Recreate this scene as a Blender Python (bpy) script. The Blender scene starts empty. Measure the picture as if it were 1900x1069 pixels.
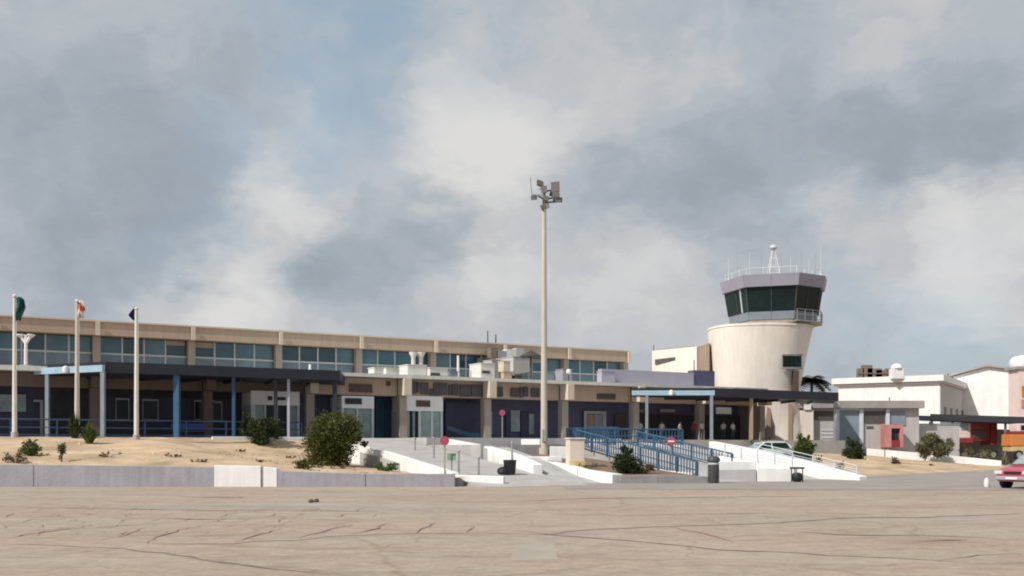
import bpy, bmesh, math, random
from mathutils import Vector, Matrix
from mathutils.bvhtree import BVHTree

S = bpy.context.scene
COL = S.collection
rnd = random.Random(7)

# ------------------------------------------------------------------ camera, world, sun, exposure
EYE, HOR, FOC, CXP = 1.7, 830.0, 1900.0, 950.0          # eye height, horizon row, focal length, centre column (photo pixels)
cam = bpy.data.cameras.new("camera")
cam_o = bpy.data.objects.new("camera", cam)
COL.objects.link(cam_o)
cam_o.location = (0, 0, EYE)
cam_o.rotation_euler = (math.radians(90), 0, 0)
cam.sensor_width = 36.0
cam.lens = 36.0
cam.shift_y = (HOR - 534.5) / 1900.0
cam.clip_end = 6000
S.camera = cam_o

SUN = Vector((-0.772, -0.635, 0.93)).normalized()            # towards the sun
sun_el = math.asin(SUN.z)
sun_rot = math.atan2(SUN.x, SUN.y)
sl = bpy.data.lights.new("sun", 'SUN')
sl.energy = 4.4
sl.angle = math.radians(0.8)
sl.color = (1.0, 0.93, 0.84)
so = bpy.data.objects.new("sun", sl)
COL.objects.link(so)
so.rotation_euler = SUN.to_track_quat('Z', 'Y').to_euler()
so.location = (-40, -30, 60)

S.view_settings.view_transform = 'Standard'
S.view_settings.look = 'None'
S.view_settings.gamma = 1.0
S.view_settings.exposure = 0.0
S.view_settings.use_curve_mapping = False
S.render.engine = 'CYCLES'
S.cycles.filter_width = 1.9


def sky_dir(px, py):
    return Vector(((px - CXP) / FOC, 1.0, (HOR - py) / FOC)).normalized()


def build_world():
    w = bpy.data.worlds.new("World")
    S.world = w
    w.use_nodes = True
    nt = w.node_tree
    nt.nodes.clear()
    N, L = nt.nodes.new, nt.links.new

    def math_(op, a, b=None, clamp=False):
        n = N('ShaderNodeMath'); n.operation = op; n.use_clamp = clamp
        for i, v in enumerate((a, b)):
            if v is None: continue
            if isinstance(v, (int, float)): n.inputs[i].default_value = v
            else: L(v, n.inputs[i])
        return n.outputs[0]

    def vec_(op, a, b=None, scale=None):
        n = N('ShaderNodeVectorMath'); n.operation = op
        for i, v in enumerate((a, b)):
            if v is None: continue
            if isinstance(v, (tuple, Vector)): n.inputs[i].default_value = tuple(v)
            else: L(v, n.inputs[i])
        if scale is not None: n.inputs['Scale'].default_value = scale
        return n.outputs['Value'] if op in ('DISTANCE', 'DOT_PRODUCT', 'LENGTH') else n.outputs[0]

    def noise(vec, scale, detail=6, rough=0.55, color=False):
        n = N('ShaderNodeTexNoise'); n.inputs['Scale'].default_value = scale
        n.inputs['Detail'].default_value = detail; n.inputs['Roughness'].default_value = rough
        L(vec, n.inputs['Vector'])
        return n.outputs['Color'] if color else n.outputs['Fac']

    tc = N('ShaderNodeTexCoord')
    d = vec_('NORMALIZE', tc.outputs['Generated'])
    dz = N('ShaderNodeVectorMath'); dz.operation = 'MULTIPLY'; dz.inputs[1].default_value = (1, 1, 1.9)
    L(d, dz.inputs[0])
    dflat = dz.outputs[0]
    # warped direction: gives the cloud masses their ragged, billowing outline
    w1 = vec_('SUBTRACT', noise(dflat, 4.5, 5, 0.55, True), (0.5, 0.5, 0.5))
    w1 = vec_('SCALE', w1, None, 0.13)
    w2 = vec_('SUBTRACT', noise(dflat, 17.0, 5, 0.6, True), (0.5, 0.5, 0.5))
    w2 = vec_('SCALE', w2, None, 0.07)
    dw = vec_('ADD', vec_('ADD', d, w1), w2)
    # (px, py, radius, brightness change) of the cloud masses in view
    blobs = [
        (880, 265, .075, .40), (790, 285, .055, .26), (970, 290, .055, .28), (1030, 330, .035, .14), (830, 340, .05, .16), (1000, 215, .05, .10),
        (520, 340, .055, .36), (480, 410, .05, .28), (560, 410, .04, .20), (610, 180, .045, .26), (570, 235, .03, .14), (640, 300, .03, .12),
        (430, 520, .055, .38), (360, 570, .055, .30), (480, 570, .05, .30), (280, 590, .05, .22), (400, 450, .03, .14),
        (930, 480, .045, .36), (870, 530, .045, .26), (1000, 460, .04, .16), (760, 600, .06, .16), (650, 610, .05, .22), (900, 600, .06, .08),
        (1800, 450, .075, .36), (1850, 370, .06, .26), (1730, 400, .05, .22), (1760, 540, .05, .26), (1860, 540, .06, .22), (1580, 430, .05, .22), (1500, 400, .04, .14),
        (1180, 510, .06, .14), (1090, 560, .06, .12), (1300, 560, .06, .12), (1240, 440, .04, .12),
        (1620, 110, .05, .20), (1090, 110, .10, .13), (860, 130, .06, .14), (1300, 150, .08, .06),
        (700, 500, .10, -.20), (830, 440, .07, -.15), (610, 500, .06, -.15), (680, 555, .05, -.13), (770, 400, .05, -.16), (560, 490, .04, -.14),
        (200, 160, .11, -.14), (60, 310, .10, -.14), (330, 380, .08, -.24), (200, 530, .09, -.20), (60, 470, .08, -.12), (470, 130, .06, -.14), (330, 480, .05, -.18), (270, 280, .06, -.08),
        (1750, 255, .10, -.24), (1560, 290, .08, -.20), (1400, 310, .07, -.24), (1260, 350, .07, -.20), (1130, 370, .06, -.20), (1880, 280, .07, -.24), (1650, 330, .05, -.18), (1380, 410, .06, -.12),
        (1690, 650, .08, -.10), (1880, 630, .07, -.10), (1650, 520, .05, -.10),
    ]
    acc = None
    for px, py, r, a in blobs:
        dist = vec_('DISTANCE', dw, sky_dir(px, py))
        m = N('ShaderNodeMapRange'); m.interpolation_type = 'SMOOTHERSTEP'
        m.inputs['From Min'].default_value = r * 1.35; m.inputs['From Max'].default_value = 0.0
        m.inputs['To Min'].default_value = 0.0; m.inputs['To Max'].default_value = a
        L(dist, m.inputs['Value'])
        acc = m.outputs[0] if acc is None else math_('ADD', acc, m.outputs[0])
    acc = math_('MULTIPLY', acc, 0.66)
    # general cloud texture all over the sky
    n1 = math_('MULTIPLY', math_('SUBTRACT', noise(dflat, 3.2, 6, 0.55), 0.5), 0.42)
    n2 = math_('MULTIPLY', math_('SUBTRACT', noise(dw, 9.0, 7, 0.55), 0.5), 0.46)
    n3 = math_('MULTIPLY', math_('SUBTRACT', noise(dw, 34.0, 6, 0.62), 0.5), 0.20)
    tone = math_('ADD', math_('ADD', math_('ADD', n1, n2), n3), math_('ADD', acc, 0.555), True)
    for lo, hi, amp in ((.54, .61, .06), (.70, .76, .05), (.38, .44, .035)):      # firmer rims where one cloud bank stands before another
        e = N('ShaderNodeMapRange'); e.interpolation_type = 'SMOOTHSTEP'
        e.inputs['From Min'].default_value = lo; e.inputs['From Max'].default_value = hi
        e.inputs['To Min'].default_value = -amp / 2; e.inputs['To Max'].default_value = amp / 2
        L(tone, e.inputs['Value'])
        tone = math_('ADD', tone, e.outputs[0], True)
    ramp = N('ShaderNodeValToRGB')
    cr = ramp.color_ramp
    K = 10.0                                             # background strength 0.1
    pts = [(0.0, (.272, .313, .36)), (0.25, (.347, .39, .437)), (0.5, (.458, .496, .533)), (0.72, (.57, .58, .595)), (1.0, (.71, .705, .695))]
    cr.elements[0].position, cr.elements[0].color = pts[0][0], (*pts[0][1], 1)
    cr.elements[1].position, cr.elements[1].color = pts[-1][0], (*pts[-1][1], 1)
    for p, c in pts[1:-1]:
        e = cr.elements.new(p); e.color = (*c, 1)
    L(tone, ramp.inputs[0])
    cl = vec_('SCALE', ramp.outputs[0], None, K)
    sky = N('ShaderNodeTexSky'); sky.sky_type = 'NISHITA'; sky.sun_disc = False
    sky.sun_elevation = sun_el; sky.sun_rotation = sun_rot
    sky.air_density = 1.0; sky.dust_density = 0.6; sky.ozone_density = 1.0
    veil = N('ShaderNodeMix'); veil.data_type = 'RGBA'
    veil.inputs[0].default_value = 0.52
    L(sky.outputs[0], veil.inputs[6]); veil.inputs[7].default_value = (.43 * K, .58 * K, .68 * K, 1)
    # gaps of blue
    gap = None
    for px, py, r, a in [(650, 170, .085, .75), (740, 120, .055, .75), (580, 260, .05, .6), (430, 270, .06, .45), (600, 120, .06, .8), (380, 420, .04, .35),
                         (1760, 640, .09, .35), (1600, 600, .06, .28), (1470, 420, .03, .2), (690, 60, .08, .9), (640, -60, .12, .8)]:
        dist = vec_('DISTANCE', dw, sky_dir(px, py))
        m = N('ShaderNodeMapRange'); m.interpolation_type = 'SMOOTHSTEP'
        m.inputs['From Min'].default_value = r * 1.3; m.inputs['From Max'].default_value = 0.0
        m.inputs['To Max'].default_value = a
        L(dist, m.inputs['Value'])
        gap = m.outputs[0] if gap is None else math_('MAXIMUM', gap, m.outputs[0])
    g2 = N('ShaderNodeMapRange'); g2.interpolation_type = 'SMOOTHSTEP'
    g2.inputs['From Min'].default_value = 0.56; g2.inputs['From Max'].default_value = 0.72; g2.inputs['To Max'].default_value = 0.5
    L(noise(dflat, 2.3, 5, 0.5), g2.inputs['Value'])
    gap = math_('MAXIMUM', gap, g2.outputs[0])
    mix = N('ShaderNodeMix'); mix.data_type = 'RGBA'
    L(gap, mix.inputs[0]); L(cl, mix.inputs[6]); L(veil.outputs[2], mix.inputs[7])
    bg = N('ShaderNodeBackground'); bg.inputs[1].default_value = 0.1
    L(mix.outputs[2], bg.inputs[0])
    out = N('ShaderNodeOutputWorld')
    L(bg.outputs[0], out.inputs[0])


build_world()

# ------------------------------------------------------------------ helpers
ROT = math.atan2(0.493, 0.870)
CU, SU = math.cos(ROT), math.sin(ROT)


def W(t, q, z):
    """terminal coordinates: t along the facade, q away from the camera, z up"""
    return Vector((CU * t - SU * q, SU * t + CU * q, z))


def at(px, py, Y):
    return Vector(((px - CXP) / FOC * Y, Y, EYE + (HOR - py) / FOC * Y))


def t_at(px, q):
    x = (px - CXP) / FOC
    Y = q / (CU - SU * x)
    return (Y - CU * q) / SU


def zpx(px, py, q):
    x = (px - CXP) / FOC
    Y = q / (CU - SU * x)
    return EYE + (HOR - py) / FOC * Y


def mat(name, col, rough=0.75, var=0.12, scale=0.8, streak=0.0, bump=0.0, bscale=25.0, metallic=0.0, spec=0.5, col2=None, coat=0.0):
    m = bpy.data.materials.new(name)
    m.use_nodes = True
    nt = m.node_tree
    b = nt.nodes['Principled BSDF']
    b.inputs['Roughness'].default_value = rough
    b.inputs['Metallic'].default_value = metallic
    b.inputs['Specular IOR Level'].default_value = spec
    b.inputs['Coat Weight'].default_value = coat
    geo = nt.nodes.new('ShaderNodeNewGeometry')
    n = nt.nodes.new('ShaderNodeTexNoise')
    n.inputs['Scale'].default_value = scale; n.inputs['Detail'].default_value = 8; n.inputs['Roughness'].default_value = 0.65
    nt.links.new(geo.outputs['Position'], n.inputs['Vector'])
    fac = n.outputs['Fac']
    if streak:
        mp = nt.nodes.new('ShaderNodeVectorMath'); mp.operation = 'MULTIPLY'; mp.inputs[1].default_value = (3.2, 3.2, 0.18)
        nt.links.new(geo.outputs['Position'], mp.inputs[0])
        n2 = nt.nodes.new('ShaderNodeTexNoise'); n2.inputs['Scale'].default_value = 1.0; n2.inputs['Detail'].default_value = 6
        nt.links.new(mp.outputs[0], n2.inputs['Vector'])
        mx = nt.nodes.new('ShaderNodeMath'); mx.operation = 'MULTIPLY_ADD'
        mx.inputs[1].default_value = streak
        nt.links.new(n2.outputs['Fac'], mx.inputs[0])
        ml = nt.nodes.new('ShaderNodeMath'); ml.operation = 'MULTIPLY'; ml.inputs[1].default_value = 1 - streak
        nt.links.new(fac, ml.inputs[0]); nt.links.new(ml.outputs[0], mx.inputs[2])
        fac = mx.outputs[0]
    r = nt.nodes.new('ShaderNodeValToRGB')
    lo = [c * (1 - 1.6 * var) for c in col]
    hi = [min(1, c * (1 + 1.2 * var)) for c in col] if col2 is None else col2
    r.color_ramp.elements[0].position, r.color_ramp.elements[0].color = 0.3, (*lo, 1)
    r.color_ramp.elements[1].position, r.color_ramp.elements[1].color = 0.7, (*hi, 1)
    nt.links.new(fac, r.inputs[0])
    nt.links.new(r.outputs[0], b.inputs['Base Color'])
    if bump:
        nb = nt.nodes.new('ShaderNodeTexNoise'); nb.inputs['Scale'].default_value = bscale; nb.inputs['Detail'].default_value = 5
        nt.links.new(geo.outputs['Position'], nb.inputs['Vector'])
        bp = nt.nodes.new('ShaderNodeBump'); bp.inputs['Strength'].default_value = bump; bp.inputs['Distance'].default_value = 0.05
        nt.links.new(nb.outputs['Fac'], bp.inputs['Height'])
        nt.links.new(bp.outputs[0], b.inputs['Normal'])
    return m


def leaf_mat(name, c1, c2, c3):
    m = bpy.data.materials.new(name); m.use_nodes = True
    nt = m.node_tree; b = nt.nodes['Principled BSDF']
    b.inputs['Roughness'].default_value = 0.55
    b.inputs['Specular IOR Level'].default_value = 0.3
    geo = nt.nodes.new('ShaderNodeNewGeometry')
    r = nt.nodes.new('ShaderNodeValToRGB')
    r.color_ramp.elements[0].color = (*c1, 1); r.color_ramp.elements[1].color = (*c3, 1)
    e = r.color_ramp.elements.new(0.5); e.color = (*c2, 1)
    nt.links.new(geo.outputs['Random Per Island'], r.inputs[0])
    nt.links.new(r.outputs[0], b.inputs['Base Color'])
    tr = nt.nodes.new('ShaderNodeBsdfTranslucent')
    nt.links.new(r.outputs[0], tr.inputs['Color'])
    mx = nt.nodes.new('ShaderNodeMixShader'); mx.inputs[0].default_value = 0.25
    out = nt.nodes['Material Output']
    nt.links.new(b.outputs[0], mx.inputs[1]); nt.links.new(tr.outputs[0], mx.inputs[2])
    nt.links.new(mx.outputs[0], out.inputs[0])
    return m


M = dict(
    sand=mat('sand', (.48, .36, .24), .95, .26, .42, bump=.7, bscale=8),
    soil=mat('soil', (.20, .135, .095), .95, .3, 1.5, bump=.7, bscale=14),
    asphalt=mat('asphalt', (.285, .26, .24), .9, .12, .5, bump=.3, bscale=40),
    concrete=mat('concrete', (.41, .40, .395), .88, .14, .6, bump=.25),
    ramp=mat('ramp concrete', (.40, .385, .38), .88, .13, .7, bump=.25),
    white=mat('white wall paint', (.77, .77, .775), .7, .10, .9, streak=.5),
    grey_wall=mat('grey wall paint', (.315, .31, .35), .85, .16, 1.1, streak=.5, bump=.35, bscale=14),
    kerb=mat('grey kerb', (.27, .26, .26), .88, .15, 1.0, bump=.2),
    tan=mat('tan render', (.46, .36, .28), .85, .10, .6, streak=.55, bump=.2),
    tan_dark=mat('brown render', (.33, .25, .195), .85, .12, .7, streak=.5, bump=.2),
    cream=mat('cream render', (.74, .685, .625), .8, .08, .5, streak=.55, bump=.15),
    cream_pier=mat('cream pier paint', (.62, .54, .44), .8, .08, .8, streak=.5),
    pier=mat('grey beige pier', (.37, .325, .28), .85, .1, .9, streak=.5),
    roof_edge=mat('pale roof edge', (.64, .635, .59), .75, .12, .7, streak=.4),
    navy=mat('navy cladding', (.078, .083, .155), .6, .18, .9, streak=.4),
    navy_deep=mat('deep navy panel', (.035, .042, .085), .55, .2, 1.2),
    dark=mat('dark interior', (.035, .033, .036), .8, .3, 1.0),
    canopy=mat('dark canopy sheet', (.014, .017, .03), .5, .25, .8),
    post_grey=mat('grey blue post paint', (.23, .265, .30), .5, .1, 2.0),
    blue=mat('blue painted steel', (.036, .108, .195), .45, .1, 2.0),
    blue_dark=mat('dark blue painted steel', (.025, .06, .12), .45, .12, 2.0),
    light_blue=mat('light blue painted steel', (.33, .48, .58), .45, .08, 2.0),
    teal_glass=mat('teal window glass', (.038, .115, .165), .12, .25, .35, spec=.7),
    teal_deep=mat('deep teal window glass', (.018, .06, .085), .1, .25, .35, spec=.7),
    teal_blind=mat('teal glass before pale blinds', (.08, .165, .215), .18, .2, .5, spec=.6),
    spandrel=mat('blue grey lower glass', (.15, .22, .27), .2, .2, .6, spec=.6),
    dark_glass=mat('dark glass', (.008, .020, .021), .12, .3, .5, spec=.18),
    pale_glass=mat('pale reflecting glass', (.22, .29, .29), .15, .3, .9, spec=.6),
    alu=mat('pale aluminium', (.50, .55, .58), .45, .08, 2.0, spec=.5),
    purple=mat('lilac grey cladding', (.37, .36, .45), .6, .06, .8, streak=.3),
    cab_fascia=mat('cab fascia cladding', (.285, .275, .345), .6, .07, .8, streak=.3),
    purple_dark=mat('lower cab panel', (.19, .22, .27), .5, .08, .8),
    steel=mat('galvanised steel', (.33, .33, .33), .5, .12, 2.0, metallic=.3),
    mast=mat('painted mast steel', (.50, .475, .40), .55, .1, .7, streak=.4),
    render_shaded=mat('render with canopy shade', (.15, .115, .092), .85, .15, .8, streak=.4),  # pier and beam render, darkened to paint in the left canopy's shade
    navy_shaded=mat('navy cladding with canopy shade', (.038, .042, .08), .6, .2, .9, streak=.4),  # the navy again, shade under the left canopy put into its colour
    lamp=mat('grey lamp housing', (.14, .13, .12), .55, .15, 3.0),
    unit=mat('pale rooftop unit', (.62, .61, .58), .7, .1, 1.4, streak=.4),
    unit_dark=mat('dark rooftop metal', (.05, .05, .05), .6, .2, 2.0),
    flag_green=mat('green flag cloth', (.010, .075, .075), .85, .12, 3),
    flag_red=mat('red flag cloth', (.42, .06, .055), .85, .12, 3),
    flag_white=mat('white flag cloth', (.75, .66, .63), .85, .08, 3),
    flag_blue=mat('blue flag cloth', (.03, .045, .17), .85, .15, 3),
    pole=mat('white pole paint', (.66, .65, .62), .5, .07, 2.0),
    black=mat('black plastic', (.014, .014, .016), .5, .2, 4),
    bin_grey=mat('dark grey bin', (.055, .058, .062), .5, .2, 3),
    sign_red=mat('red sign paint', (.36, .06, .10), .5, .1, 3),
    sign_white=mat('white sign paint', (.75, .74, .74), .5, .05, 3),
    sign_blue=mat('blue sign paint', (.03, .06, .24), .45, .1, 3),
    plaque=mat('brown sign plate', (.085, .055, .045), .6, .2, 3),
    plaque_black=mat('black sign plate', (.02, .02, .022), .6, .2, 3),
    sign_dark=mat('dark sign board', (.085, .075, .085), .65, .25, 1.2),
    swoosh=mat('teal print', (.05, .16, .24), .5, .15, 2),
    grey_block=mat('pale grey wall', (.43, .42, .43), .85, .09, .7, streak=.4),
    blue_grey=mat('blue grey door paint', (.20, .265, .32), .6, .1, 1.0),
    light_trim=mat('pale blue trim', (.55, .61, .68), .6, .08, 1.0),
    shutter=mat('dark shutter', (.085, .078, .075), .6, .2, 2.5),
    pink_wall=mat('faded red paint', (.50, .22, .21), .7, .14, 1.5),
    red_paint=mat('red vehicle paint', (.40, .05, .085), .35, .06, 1.5, coat=.5),
    red_truck=mat('red truck paint', (.24, .03, .03), .45, .12, 1.5),
    orange=mat('orange vehicle paint', (.58, .21, .055), .45, .1, 1.5),
    mint=mat('pale mint car paint', (.55, .66, .62), .35, .05, 1.5, coat=.4),
    rubber=mat('tyre rubber', (.014, .013, .013), .85, .2, 6),
    chrome=mat('pale hubcap', (.5, .5, .5), .35, .08, 4, metallic=.7),
    lens=mat('headlight glass', (.62, .62, .64), .12, .05, 4),
    roof_grey=mat('grey roof sheet', (.30, .295, .285), .8, .14, .6),
    rust=mat('brown rooftop metal', (.20, .15, .12), .8, .25, 2),
    pink_pale=mat('pale pink render', (.70, .58, .56), .8, .08, 1),
    amber=mat('amber window', (.42, .22, .03), .3, .15, 2),
    pillar=mat('beige pillar render', (.60, .52, .44), .85, .1, 1.2, streak=.4),
    ochre=mat('ochre stained render', (.56, .43, .22), .85, .12, 1.2),
    bark=mat('bark', (.13, .095, .065), .9, .25, 4, bump=.5),
    seam=mat('dark tar seam', (.195, .155, .132), .9, .25, 2.0),
    seam_red=mat('reddish joint sealant', (.33, .19, .165), .9, .2, 1.0),
    patch=mat('pale concrete patch', (.335, .30, .255), .92, .1, .8),
    skin=mat('skin', (.22, .12, .08), .6, .08, 5),
    shirt_pale=mat('pale shirt cloth', (.50, .47, .45), .9, .1, 5),
    shirt_red=mat('red shirt cloth', (.30, .03, .03), .9, .1, 5),
    trousers=mat('dark trousers', (.05, .07, .10), .9, .15, 5),
    hair=mat('dark hair', (.02, .016, .014), .7, .1, 5),
    weed=mat('dry weed', (.30, .22, .10), .9, .3, 3),
    leaf_big=leaf_mat('olive leaves', (.034, .044, .010), (.074, .086, .017), (.14, .138, .033)),
    leaf_dark=leaf_mat('dark green leaves', (.018, .032, .012), (.035, .055, .018), (.065, .085, .03)),
    leaf_green=leaf_mat('mid green leaves', (.035, .06, .015), (.07, .11, .025), (.13, .17, .04)),
    leaf_fresh=leaf_mat('fresh green leaves', (.05, .11, .04), (.08, .16, .06), (.13, .22, .09)),
    leaf_grey=leaf_mat('grey olive leaves', (.07, .075, .035), (.13, .13, .06), (.21, .20, .10)),
    leaf_dry=leaf_mat('dry brown leaves', (.08, .055, .03), (.14, .10, .05), (.20, .15, .08)),
)


def apron_material():
    m = bpy.data.materials.new('apron concrete'); m.use_nodes = True
    nt = m.node_tree; b = nt.nodes['Principled BSDF']
    b.inputs['Roughness'].default_value = 0.9
    b.inputs['Specular IOR Level'].default_value = 0.25
    N, L = nt.nodes.new, nt.links.new
    geo = N('ShaderNodeNewGeometry')

    def noise(scale, detail, stretch=(1, 1, 1), rough=.6):
        mp = N('ShaderNodeVectorMath'); mp.operation = 'MULTIPLY'; mp.inputs[1].default_value = stretch
        L(geo.outputs['Position'], mp.inputs[0])
        n = N('ShaderNodeTexNoise'); n.inputs['Scale'].default_value = scale; n.inputs['Detail'].default_value = detail
        n.inputs['Roughness'].default_value = rough
        L(mp.outputs[0], n.inputs['Vector'])
        return n.outputs['Fac']

    def ramp(f, a, ca, b_, cb):
        r = N('ShaderNodeValToRGB')
        r.color_ramp.elements[0].position, r.color_ramp.elements[0].color = a, (*ca, 1)
        r.color_ramp.elements[1].position, r.color_ramp.elements[1].color = b_, (*cb, 1)
        L(f, r.inputs[0]); return r.outputs[0]

    def mix(kind, f, a, b_):
        n = N('ShaderNodeMix'); n.data_type = 'RGBA'; n.blend_type = kind
        if isinstance(f, float): n.inputs[0].default_value = f
        else: L(f, n.inputs[0])
        L(a, n.inputs[6])
        if isinstance(b_, tuple): n.inputs[7].default_value = (*b_, 1)
        else: L(b_, n.inputs[7])
        return n.outputs[2]

    big = ramp(noise(.10, 6, (1, 1.6, 1)), .36, (.365, .298, .238), .66, (.425, .362, .298))
    grey = ramp(noise(.16, 7, (.5, 1.5, 1)), .52, (0, 0, 0), .70, (1, 1, 1))
    c = mix('MIX', grey, big, (.36, .335, .285))
    pink = ramp(noise(.22, 7, (.6, 1.4, 1)), .46, (0, 0, 0), .66, (.55, .55, .55))
    c = mix('MIX', pink, c, (.405, .295, .245))
    fine = ramp(noise(2.2, 10, (.9, 1.1, 1), .74), .30, (.76, .74, .73), .68, (1.12, 1.12, 1.12))
    c = mix('MULTIPLY', 1.0, c, fine)
    grit = ramp(noise(9, 8, (1, .8, 1), .75), .32, (.80, .79, .78), .68, (1.12, 1.12, 1.12))
    c = mix('MULTIPLY', .9, c, grit)
    gravel = ramp(noise(45, 3), .35, (.80, .80, .80), .66, (1.14, 1.14, 1.14))
    c = mix('MULTIPLY', .8, c, gravel)
    # long bleached and dark drag marks left by wheels and brooms
    drag = ramp(noise(.35, 9, (.6, 1.4, 1), .7), .54, (1, 1, 1), .70, (.80, .76, .735))
    c = mix('MULTIPLY', .7, c, drag)
    pale = ramp(noise(.28, 9, (.7, 1.3, 1), .7), .52, (0, 0, 0), .72, (.7, .7, .7))
    c = mix('MIX', pale, c, (.40, .355, .30))
    oil = ramp(noise(1.1, 4, (.8, 1, 1), .5), .69, (1, 1, 1), .76, (.60, .57, .55))
    c = mix('MULTIPLY', .8, c, oil)
    stain = ramp(noise(.6, 9, (.55, 1.3, 1), .68), .54, (1, 1, 1), .72, (.70, .65, .62))
    c = mix('MULTIPLY', .85, c, stain)
    # hairline cracks between irregular plates of concrete
    wp = N('ShaderNodeTexNoise'); wp.inputs['Scale'].default_value = .7; wp.inputs['Detail'].default_value = 5
    L(geo.outputs['Position'], wp.inputs['Vector'])
    wa = N('ShaderNodeVectorMath'); wa.operation = 'MULTIPLY_ADD'; wa.inputs[1].default_value = (1.4, 1.4, 0)
    L(wp.outputs['Color'], wa.inputs[0]); L(geo.outputs['Position'], wa.inputs[2])
    vo = N('ShaderNodeTexVoronoi'); vo.feature = 'DISTANCE_TO_EDGE'; vo.inputs['Scale'].default_value = .23
    L(wa.outputs[0], vo.inputs['Vector'])
    crack = ramp(vo.outputs['Distance'], .003, (.72, .64, .60), .012, (1, 1, 1))
    c = mix('MULTIPLY', .5, c, crack)
    L(c, b.inputs['Base Color'])
    bp = N('ShaderNodeBump'); bp.inputs['Strength'].default_value = .25; bp.inputs['Distance'].default_value = .02
    L(noise(14, 6), bp.inputs['Height']); L(bp.outputs[0], b.inputs['Normal'])
    return m


M['apron'] = apron_material()


def tag(o, label=None, cat=None, group=None, kind=None):
    if label: o['label'] = label
    if cat: o['category'] = cat
    if group: o['group'] = group
    if kind: o['kind'] = kind
    return o


def thing(name, label, cat, loc=(0, 0, 0), group=None, rz=0.0):
    o = bpy.data.objects.new(name, None)
    o.empty_display_size = .5
    o.location = loc; o.rotation_euler = (0, 0, rz)
    COL.objects.link(o)
    return tag(o, label, cat, group)


class MB:
    """collects shapes, then links them as ONE mesh object"""
    def __init__(s, xf=None):
        s.v, s.f, s.m, s.xf = [], [], [], xf

    def P(s, p):
        p = Vector(p)
        return s.xf(*p) if s.xf else p

    def add(s, vs, fs, mi=0):
        b = len(s.v)
        s.v += [s.P(p) for p in vs]
        s.f += [tuple(i + b for i in f) for f in fs]
        s.m += [mi] * len(fs)
        return s

    def box(s, x0, x1, y0, y1, z0, z1, mi=0):
        v = [(x0, y0, z0), (x1, y0, z0), (x1, y1, z0), (x0, y1, z0), (x0, y0, z1), (x1, y0, z1), (x1, y1, z1), (x0, y1, z1)]
        return s.add(v, [(3, 2, 1, 0), (4, 5, 6, 7), (0, 1, 5, 4), (1, 2, 6, 5), (2, 3, 7, 6), (3, 0, 4, 7)], mi)

    def hexa(s, bottom, top, mi=0):
        n = len(bottom)
        return s.add(list(bottom) + list(top), [tuple(range(n - 1, -1, -1)), tuple(range(n, 2 * n))] +
                     [(i, (i + 1) % n, n + (i + 1) % n, n + i) for i in range(n)], mi)

    def slab(s, a, b, width, z_lo, za, zb, mi=0):
        """a wall from a to b (x, y) of some width whose top runs from za to zb and whose foot is at z_lo (a number or a pair)"""
        a = Vector((a[0], a[1])); b = Vector((b[0], b[1]))
        n = (b - a).normalized(); n = Vector((-n.y, n.x)) * width / 2
        la, lb = z_lo if isinstance(z_lo, tuple) else (z_lo, z_lo)
        c = [a - n, b - n, b + n, a + n]
        return s.hexa([(c[0].x, c[0].y, la), (c[1].x, c[1].y, lb), (c[2].x, c[2].y, lb), (c[3].x, c[3].y, la)],
                      [(c[0].x, c[0].y, za), (c[1].x, c[1].y, zb), (c[2].x, c[2].y, zb), (c[3].x, c[3].y, za)], mi)

    def tube(s, p0, p1, r0, r1=None, n=8, mi=0, cap=True):
        r1 = r0 if r1 is None else r1
        p0, p1 = Vector(p0), Vector(p1)
        d = (p1 - p0).normalized()
        a = d.orthogonal().normalized(); c = d.cross(a)
        v = []
        for p, r in ((p0, r0), (p1, r1)):
            for i in range(n):
                k = 2 * math.pi * i / n
                v.append(p + a * math.cos(k) * r + c * math.sin(k) * r)
        f = [(i, (i + 1) % n, n + (i + 1) % n, n + i) for i in range(n)]
        if cap: f += [tuple(range(n - 1, -1, -1)), tuple(range(n, 2 * n))]
        return s.add(v, f, mi)

    def lathe(s, c, prof, n=20, mi=0, axis='Z'):
        v, f = [], []
        for r, z in prof:
            for i in range(n):
                k = 2 * math.pi * i / n
                o = (r * math.cos(k), r * math.sin(k), z) if axis == 'Z' else (r * math.cos(k), z, r * math.sin(k))
                v.append(Vector(c) + Vector(o))
        for j in range(len(prof) - 1):
            for i in range(n):
                f.append((j * n + i, j * n + (i + 1) % n, (j + 1) * n + (i + 1) % n, (j + 1) * n + i))
        f.append(tuple(range(n - 1, -1, -1))); f.append(tuple(range((len(prof) - 1) * n, len(prof) * n)))
        return s.add(v, f, mi)

    def build(s, name, mats, parent=None, world=True, smooth=False, bevel=0.0):
        me = bpy.data.meshes.new(name)
        off = parent.location if (parent is not None and world) else Vector((0, 0, 0))
        if parent is not None and world and parent.parent is not None:
            off = off + parent.parent.location
        me.from_pydata([tuple(p - off) for p in s.v], [], s.f)
        for m in (mats if isinstance(mats, (list, tuple)) else [mats]): me.materials.append(m)
        me.polygons.foreach_set('material_index', s.m)
        bm = bmesh.new(); bm.from_mesh(me)
        bmesh.ops.recalc_face_normals(bm, faces=bm.faces)
        bm.to_mesh(me); bm.free()
        if smooth:
            me.polygons.foreach_set('use_smooth', [True] * len(me.polygons))
            me.set_sharp_from_angle(angle=math.radians(40))
        o = bpy.data.objects.new(name, me)
        COL.objects.link(o)
        if parent is not None: o.parent = parent
        if bevel:
            bv = o.modifiers.new('bevel', 'BEVEL'); bv.width = bevel; bv.segments = 2; bv.limit_method = 'ANGLE'
        return o


_cubes = {}


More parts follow.
